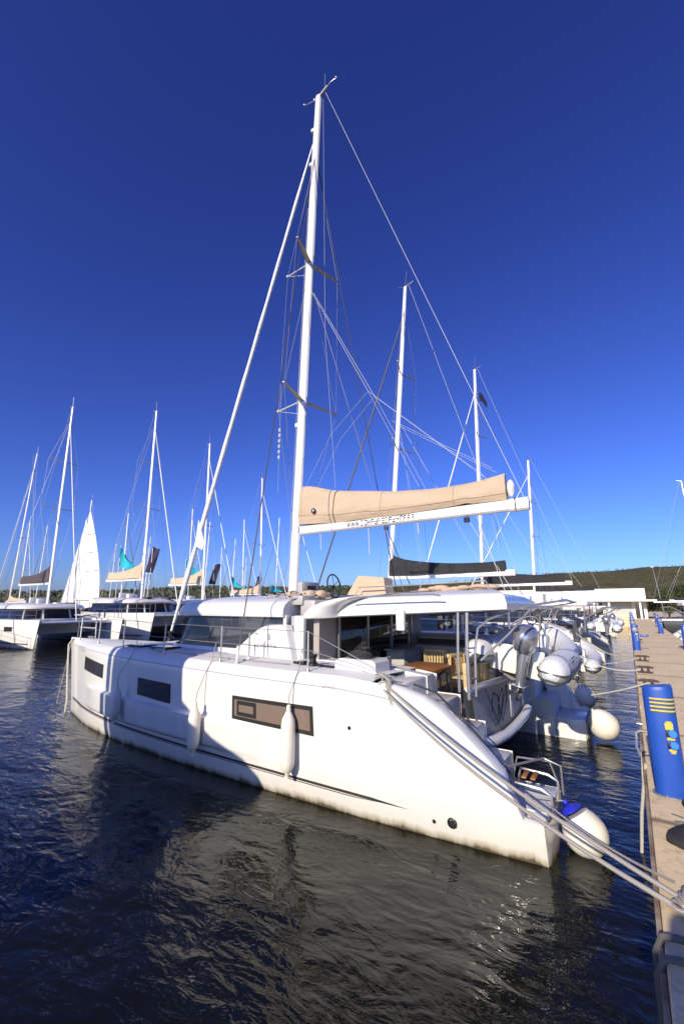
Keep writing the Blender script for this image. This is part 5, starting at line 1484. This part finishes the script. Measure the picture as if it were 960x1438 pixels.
# boats right of the dock
make_cat('white catamaran moored on the right side of the dock, cut by the right edge', (-3.6, -33, 0), PI, 'black_canvas', 17, 6.2, 4.0, 5.0, .9)
make_yacht('white yacht with a thin mast at the right edge, beyond the dock', (-3.2, -53, 0), PI, 8.5, 16.5, 'black_canvas')
make_yacht('dark hulled yacht on the right side of the dock, before the bushes', (-3.4, -42, 0), PI, 9.5, 13, 'black_canvas', hullm='dgrey')

# flags and banners among the left masts
def flag(label, loc, w, h, m, pole_h, kind='flag', lean=.0, seed=1):
    o = thing('flag' if kind == 'flag' else 'banner', label, kind, loc, 0, 'flags among the masts')
    mb = MB(); mb.tube([(0, 0, 0), (lean * pole_h, 0, pole_h)], .03, 6); mb.build('flag_pole', M['alu_grey'], o)
    mb = MB(); rows = []
    zt = pole_h - .05
    ux, uy = .70, -.71
    for i in range(11):
        v = i / 10; row = []
        for j in range(9):
            u = j / 8
            if kind == 'flag':
                d = w * u * (.35 + .65 * v) * (1 - .25 * math.sin(v * 5 + seed)); z = zt - h * v * (.75 + .25 * u) - .35 * u * (1 - v) * h
                s = .14 * math.sin(u * 9 + v * 3 + seed)
            else:
                d = w * u - .22 * h * v; z = zt - h * v - .06 * u + .1 * math.sin(u * 4 + seed) * (1 - v); s = .06 * math.sin(u * 6 + v * 4 + seed)
            row.append((lean * z - ux * d + uy * s * .5, uy * d + ux * s, z))
        rows.append(row)
    mb.grid(rows); mb.build('cloth', M[m], o, angle=80)
flag('turquoise flag drooping left of the dark banner, over the second left catamaran', (39.9, -15.3, 2.5), 1.8, 2.6, 'teal', 5.8, seed=1)
flag('dark banner right of the left turquoise flag', (38.8, -18.0, 2.5), .75, 2.5, 'navy', 5.9, 'banner', seed=2)
flag('turquoise flag beside the furled headsail of the foreground boat', (41.9, -24.4, 2.5), 2.1, 2.4, 'teal', 5.4, seed=3)
flag('dark banner right of the furled headsail', (41.2, -28.0, 2.5), .8, 2.4, 'navy', 5.1, 'banner', seed=5)
flag('turquoise flag low above the coach roof', (41.0, -30.7, 2.5), 1.8, 1.7, 'teal', 3.8, seed=6)
flag('small dark banner close to the shroud', (40.5, -34.9, 2.5), .6, 1.6, 'navy', 3.9, 'banner', seed=7)
flag('small turquoise flag just left of the big mast', (40.6, -37.6, 2.5), 1.7, 1.2, 'teal', 3.0, seed=8)
o = thing('flag', 'small dark flag flying from the mast of the third boat in the row', 'flag', (5.75, -19.2, 16.35), 0, 'flags among the masts')
mb = MB(); rows = []
for i in range(7):
    u = i / 6; rows.append([(-.05 - .55 * u * .6, -.55 * u, .12 - .55 * u * u + .05 * math.sin(u * 6)), (-.05 - .55 * u * .6, -.55 * u, -.50 - .4 * u * u + .05 * math.sin(u * 6))])
mb.grid(rows); mb.build('cloth', M['navy'], o)
mb = MB(); mb.tube([(.0, 0, .16), (-.4, -.35, .16)], .012, 5); mb.build('flag_pole', M['alu_grey'], o)

# ================================================================== CASTERS BEHIND THE CAMERA (they throw the shadow on the hull and dock)
o = thing('hull_shadow_caster', 'unseen yacht-like block behind the camera, added to cast the hull shadow', 'shadow caster', (0, 0, 0))  # added out of view, only to shade the catamaran
mb = MB(); mb.prism([(3.7, -.4), (8.2, -.4), (8.4, 1.6), (3.55, 1.6)], 'y', 8.2, 19.0); mb.build('hull', M['white'], o)
mb = MB(); mb.prism([(3.56, 1.6), (7.86, 1.6), (7.86, 6.2), (6.52, 6.2), (6.50, 5.6), (6.0, 5.1), (5.50, 4.45), (5.46, 3.62), (5.1, 3.42), (4.6, 3.16), (4.0, 2.98), (3.72, 2.80), (3.58, 2.55)], 'y', 8.5, 15.0); mb.build('caster_silhouette', M['white'], o)  # invented outline, shaped to give the edge of the hull shadow
mb = MB(); mb.box((7.98, 8.6, 1.6), (8.16, 8.8, 5.5)); mb.build('caster_post', M['white'], o)  # added upright, leaves a lit slit in the cast shadow
# the person standing on the dock behind the camera, whose shadow falls on the near edge
def person():
    o = thing('person', 'person in dark clothing standing on the dock behind the camera, arms raised', 'person', (-1.10, 8.02, .905))
    me = bpy.data.meshes.new('body')
    V = [(0, 0, .95), (0, 0, 1.15), (0, 0, 1.40), (0, 0, 1.52), (0, -.02, 1.68),
         (.19, 0, 1.40), (.25, -.12, 1.18), (.12, -.30, 1.30), (.07, -.36, 1.40),
         (-.19, 0, 1.40), (-.25, -.12, 1.18), (-.12, -.30, 1.30), (-.07, -.36, 1.40),
         (.10, 0, .90), (.11, -.02, .50), (.11, .02, .08), (.12, -.14, .03),
         (-.10, 0, .90), (-.11, -.02, .50), (-.11, .02, .08), (-.12, -.14, .03)]
    E_ = [(0,1),(1,2),(2,3),(3,4),(2,5),(5,6),(6,7),(7,8),(2,9),(9,10),(10,11),(11,12),(0,13),(13,14),(14,15),(15,16),(0,17),(17,18),(18,19),(19,20)]
    rad = [.15, .15, .16, .06, .105, .07, .05, .04, .04, .07, .05, .04, .04, .09, .065, .05, .04, .09, .065, .05, .04]
    me.from_pydata(V, E_, []); b = bpy.data.objects.new('body', me); COL.objects.link(b); b.parent = o
    md = b.modifiers.new('skin', 'SKIN'); b.modifiers.new('sub', 'SUBSURF').levels = 2
    for i, s in enumerate(me.skin_vertices[0].data): s.radius = (rad[i], rad[i]); s.use_root = (i == 0)
    me.materials.append(M['cloth'])
person()

# ================================================================== BUILDING, QUAY, TREES, HILLS
mb = MB(); mb.box((-120, -140, -1.5), (34, -57.8, .86)); struct(mb.build('quay', M['concrete'], None, smooth=False))
b = thing('marina_building', 'low white flat-roofed building at the end of the dock with a long canopy', 'building', (0, -62, .86))
mb = MB(); mb.box((-2.9, -9, 0), (16, 0, 2.5)); mb.box((-2.95, -9.1, 2.5), (16.1, .05, 3.95), .03); mb.build('wall', M['bwhite'], b, smooth=False)
mb = MB(); mb.box((-4.4, -9.2, 2.22), (16.2, 2.2, 2.47), .03); mb.build('canopy', M['bwhite'], b, smooth=False)
for x in (-2.2, 1.2, 4.6, 8.0, 11.4):
    mb = MB(); mb.box((x - .12, 1.6, 0), (x + .12, 1.85, 2.22)); mb.build('column', M['bwhite'], b, smooth=False)
for x0, x1, m in ((-2.6, -1.6, 'pane_dark'), (2.0, 2.9, 'pane_dark'), (3.2, 4.4, 'pane'), (4.8, 5.4, 'pane_dark'), (5.7, 7.6, 'pane'), (8.2, 10.5, 'pane_dark')):
    mb = MB(); mb.box((x0, .01, .05), (x1, .05, 2.1)); w = mb.build('shop_window', M[m], b, smooth=False)
    mb = MB()
    for x in (x0, x1): mb.box((x - .04, .052, .0), (x + .04, .07, 2.15))
    mb.box((x0, .052, 2.1), (x1, .07, 2.18)); mb.build('window_frame', M['white'], w, smooth=False)
mb = MB(); mb.box((-1.3, .01, .6), (1.8, .05, 2.1)); mb.build('shutter', M['bgrey'], b, smooth=False)
mb = MB(); mb.box((-1.4, 2.6, 0), (1.6, 3.2, .55), .03); pb = mb.build('planter', M['concrete'], None, loc=(0, -62, .862)); tag(pb, 'low concrete planter in front of the white building', 'planter')

def leaf_tree(name, label, loc, h, rad, m='leaf', n=1500, trunk=.1, seed=1, cat='tree', squash=1.0, leaf=.16):
    rr = random.Random(seed)
    o = thing(name, label, cat, loc, 0, 'bushes and trees at the quay')
    mb = MB(); mb.tube([(0, 0, 0), (.05, .02, h * .35), (.0, .1, h * .7)], [trunk, trunk * .7, trunk * .3], 7)
    for k in range(5):
        a = rr.uniform(0, 2 * PI); mb.tube([(.02, .02, h * .3), (rad * .5 * math.cos(a), rad * .5 * math.sin(a), h * .65)], [trunk * .5, trunk * .15], 5)
    mb.build('trunk', M['bark'], o)
    mb = MB(); cl = [(Vector((rr.gauss(0, rad * .42), rr.gauss(0, rad * .42), h * rr.uniform(.35, .9))), rad * rr.uniform(.28, .5)) for k in range(16)]
    for k in range(n):
        c, r_ = rr.choice(cl)
        d = Vector((rr.gauss(0, 1), rr.gauss(0, 1), rr.gauss(0, .8))); d = d.normalized() * r_ * rr.random() ** .4
        p = c + d; s = leaf * rr.uniform(.6, 1.4)
        u = Vector((rr.gauss(0, 1), rr.gauss(0, 1), rr.gauss(0, 1))).normalized(); w = u.orthogonal().normalized()
        mb.face([p + u * s, p + w * s * .5, p - u * s, p - w * s * .5])
    mb.build('crown', M[m], o, smooth=False, weld=False)
for k, (x, y, h, r_) in enumerate(((-5.4, -66, 3.6, 2.0), (-8.2, -68, 4.2, 2.4), (-11.5, -66, 3.2, 2.2), (-15, -70, 4.6, 2.8))):
    leaf_tree('bush', ['bright green bush right of the white building under the canopy end', 'tall bright green bush in the middle of the clump right of the building', 'low green bush near the right edge', 'large green bush at the right edge, behind the boats'][k], (x, y, .86), h, r_, 'leaf', 1600, .12, 20 + k, 'bush', leaf=.22)
for k, (px, y, h) in enumerate(((-4.6, -60, 6.5), (-9.5, -64, 8.0))):
    o = thing('lamp_post', ['thin leaning pole right of the white building', 'thin pole among the bushes at the right'][k], 'pole', (px, y, .86), 0)
    mb = MB(); mb.tube([(0, 0, 0), (.25, 0, h * .5), (.55, 0, h)], [.06, .05, .03], 7); mb.build('pole', M['alu_grey'], o)
    mb = MB(); mb.box((.4, -.08, h - .03), (.75, .08, h + .05), .02); mb.build('lamp_head', M['alu_grey'], o)

# terrain: camera sits at (CX, CY); hills ring the bay at 300 - 900 m
CX, CY = -1.008, 7.664
AZ0 = math.atan2(-.8363, .5483)
RIDGE = [(-70, 11, 300), (-42, 9.5, 320), (-34, 10, 330), (-25, 12, 340), (-18, 17, 380), (-10, 18.5, 420), (0, 21, 450), (10, 25, 500), (16, 33, 560), (22, 42, 620), (30, 48, 680), (38, 54, 720), (46, 60, 760), (70, 60, 800)]
def ridge(az): return smooth_interp([(a, h) for a, h, d in RIDGE], az), smooth_interp([(a, d) for a, h, d in RIDGE], az)
mb = MB(); rows = []
for i in range(281):
    az = -70 + i * .5
    h, D = ridge(az)
    a = AZ0 - R(az); row = []
    for k in range(30):
        t = k / 22
        r_ = lerp(.42 * D, D, t)
        z = h * (max(0, min(1, t)) ** 1.1) if t <= 1 else h * (1 - .6 * (t - 1))
        z = max(z - 1.2 * (1 - min(1, t * 4)), -.6)
        p = Vector((CX + r_ * math.cos(a), CY + r_ * math.sin(a), 0))
        z += (noise.noise(p * .02) * 2.0 + noise.noise(p * .09) * .9) * min(1, t * 1.5)
        row.append((p.x, p.y, z))
    rows.append(row)
mb.grid(rows); struct(mb.build('hills', M['hill'], None, angle=80))
# far-off wood along the shore and ridge: one mass
mb = MB(); rr = random.Random(12)
for k in range(5200):
    az = rr.uniform(-46, 46) if k > 2600 else rr.uniform(-46, 4)
    h, D = ridge(az); a = AZ0 - R(az)
    t = rr.uniform(.0, .45) if (k % 3 and az < 14) else (rr.uniform(.9, 1.03) if k % 2 else rr.uniform(.1, 1))
    r_ = lerp(.42 * D, D, t)
    z = h * t ** 1.1
    s = rr.uniform(.8, 1.9) * (1.0 if az < 3 else .4)
    c = Vector((CX + r_ * math.cos(a), CY + r_ * math.sin(a), z + s * .3))
    ico = [(0,0,1),(.9,0,.4),(.28,.85,.4),(-.72,.53,.4),(-.72,-.53,.4),(.28,-.85,.4),(.72,.53,-.5),(-.28,.85,-.5),(-.9,0,-.5),(-.28,-.85,-.5),(.72,-.53,-.5)]
    V = [mb.bm.verts.new(c + Vector(p) * s * rr.uniform(.7, 1.3)) for p in ico]
    for f in ((0,1,2),(0,2,3),(0,3,4),(0,4,5),(0,5,1),(1,6,2),(2,7,3),(3,8,4),(4,9,5),(5,10,1),(6,7,2),(7,8,3),(8,9,4),(9,10,5),(10,6,1)): mb.bm.faces.new([V[i] for i in f])
w = mb.build('far_wood', M['leafd'], None, weld=False, smooth=False); struct(w, 'stuff'); w['label'] = 'dark scrub wood along the far shore and ridge'; w['category'] = 'wood'
# left basin: a second dock behind the boats
mb = MB(); mb.box((43.5, -60, -1), (46.0, 20, .9), .01); struct(mb.build('far_dock', M['concrete'], None, smooth=False))
mb = MB(); mb.box((70.5, -90, -1), (73.0, 30, .9), .01); struct(mb.build('far_pier', M['concrete'], None, smooth=False))

# water
mb = MB()
mb.face([(-3000, -3000, 0), (3000, -3000, 0), (3000, 3000, 0), (-3000, 3000, 0)])
struct(mb.build('water', M['water'], None, smooth=False))

# ================================================================== LIGHT, SKY, CAMERA
SUN_EL, SUN_AZ = 24.0, (-.012, 1.0)            # the sun stands over the port side, behind the camera
sl = bpy.data.lights.new('sun', 'SUN'); sl.energy = 5.0; sl.angle = R(.5); sl.color = (1.0, .885, .69)
so = bpy.data.objects.new('sun', sl); COL.objects.link(so)
d = Vector((SUN_AZ[0], SUN_AZ[1], 0)).normalized() * math.cos(R(SUN_EL)) + Vector((0, 0, math.sin(R(SUN_EL))))
so.rotation_euler = d.to_track_quat('Z', 'Y').to_euler(); so.location = (0, 30, 30)
SKYG = ((.86, 1.30), (1.09, 1.42), (1.78, 1.28))
W = bpy.data.worlds.new('World'); S.world = W; W.use_nodes = True
nt = W.node_tree; bg = nt.nodes['Background']
sky = nt.nodes.new('ShaderNodeTexSky'); sky.sky_type = 'NISHITA'; sky.sun_disc = False
sky.sun_elevation = R(SUN_EL); sky.sun_rotation = math.atan2(d.x, d.y)
sky.air_density = 1.0; sky.dust_density = .8; sky.ozone_density = 4.0; sky.altitude = 0
# grade the clear sky towards the deep polarised blue of the photograph, channel by channel
sp = nt.nodes.new('ShaderNodeSeparateColor'); cb = nt.nodes.new('ShaderNodeCombineColor')
nt.links.new(sky.outputs[0], sp.inputs[0])
for ch, (g, p) in enumerate(SKYG):
    a = nt.nodes.new('ShaderNodeMath'); a.operation = 'MULTIPLY'; a.inputs[1].default_value = .10
    b = nt.nodes.new('ShaderNodeMath'); b.operation = 'POWER'; b.inputs[1].default_value = p
    c = nt.nodes.new('ShaderNodeMath'); c.operation = 'MULTIPLY'; c.inputs[1].default_value = g * 10
    nt.links.new(sp.outputs[ch], a.inputs[0]); nt.links.new(a.outputs[0], b.inputs[0]); nt.links.new(b.outputs[0], c.inputs[0]); nt.links.new(c.outputs[0], cb.inputs[ch])
nt.links.new(cb.outputs[0], bg.inputs[0])
bg.inputs[1].default_value = .10
cam = bpy.data.cameras.new('camera'); co = bpy.data.objects.new('camera', cam); COL.objects.link(co)
cam.sensor_fit = 'VERTICAL'; cam.sensor_height = 36; cam.lens = 600 / 1438 * 36
cam.clip_start = .05; cam.clip_end = 6000
co.location = (CX, CY, 2.6); co.rotation_euler = (R(90 + 12.316), 0, R(-146.755))
S.camera = co
S.render.engine = 'CYCLES'
S.cycles.max_bounces = 8; S.cycles.transmission_bounces = 6; S.cycles.use_denoising = True
S.cycles.caustics_reflective = False
vs = S.view_settings; vs.view_transform = 'Standard'; vs.look = 'None'; vs.exposure = .18; vs.gamma = 1
vs.use_curve_mapping = False
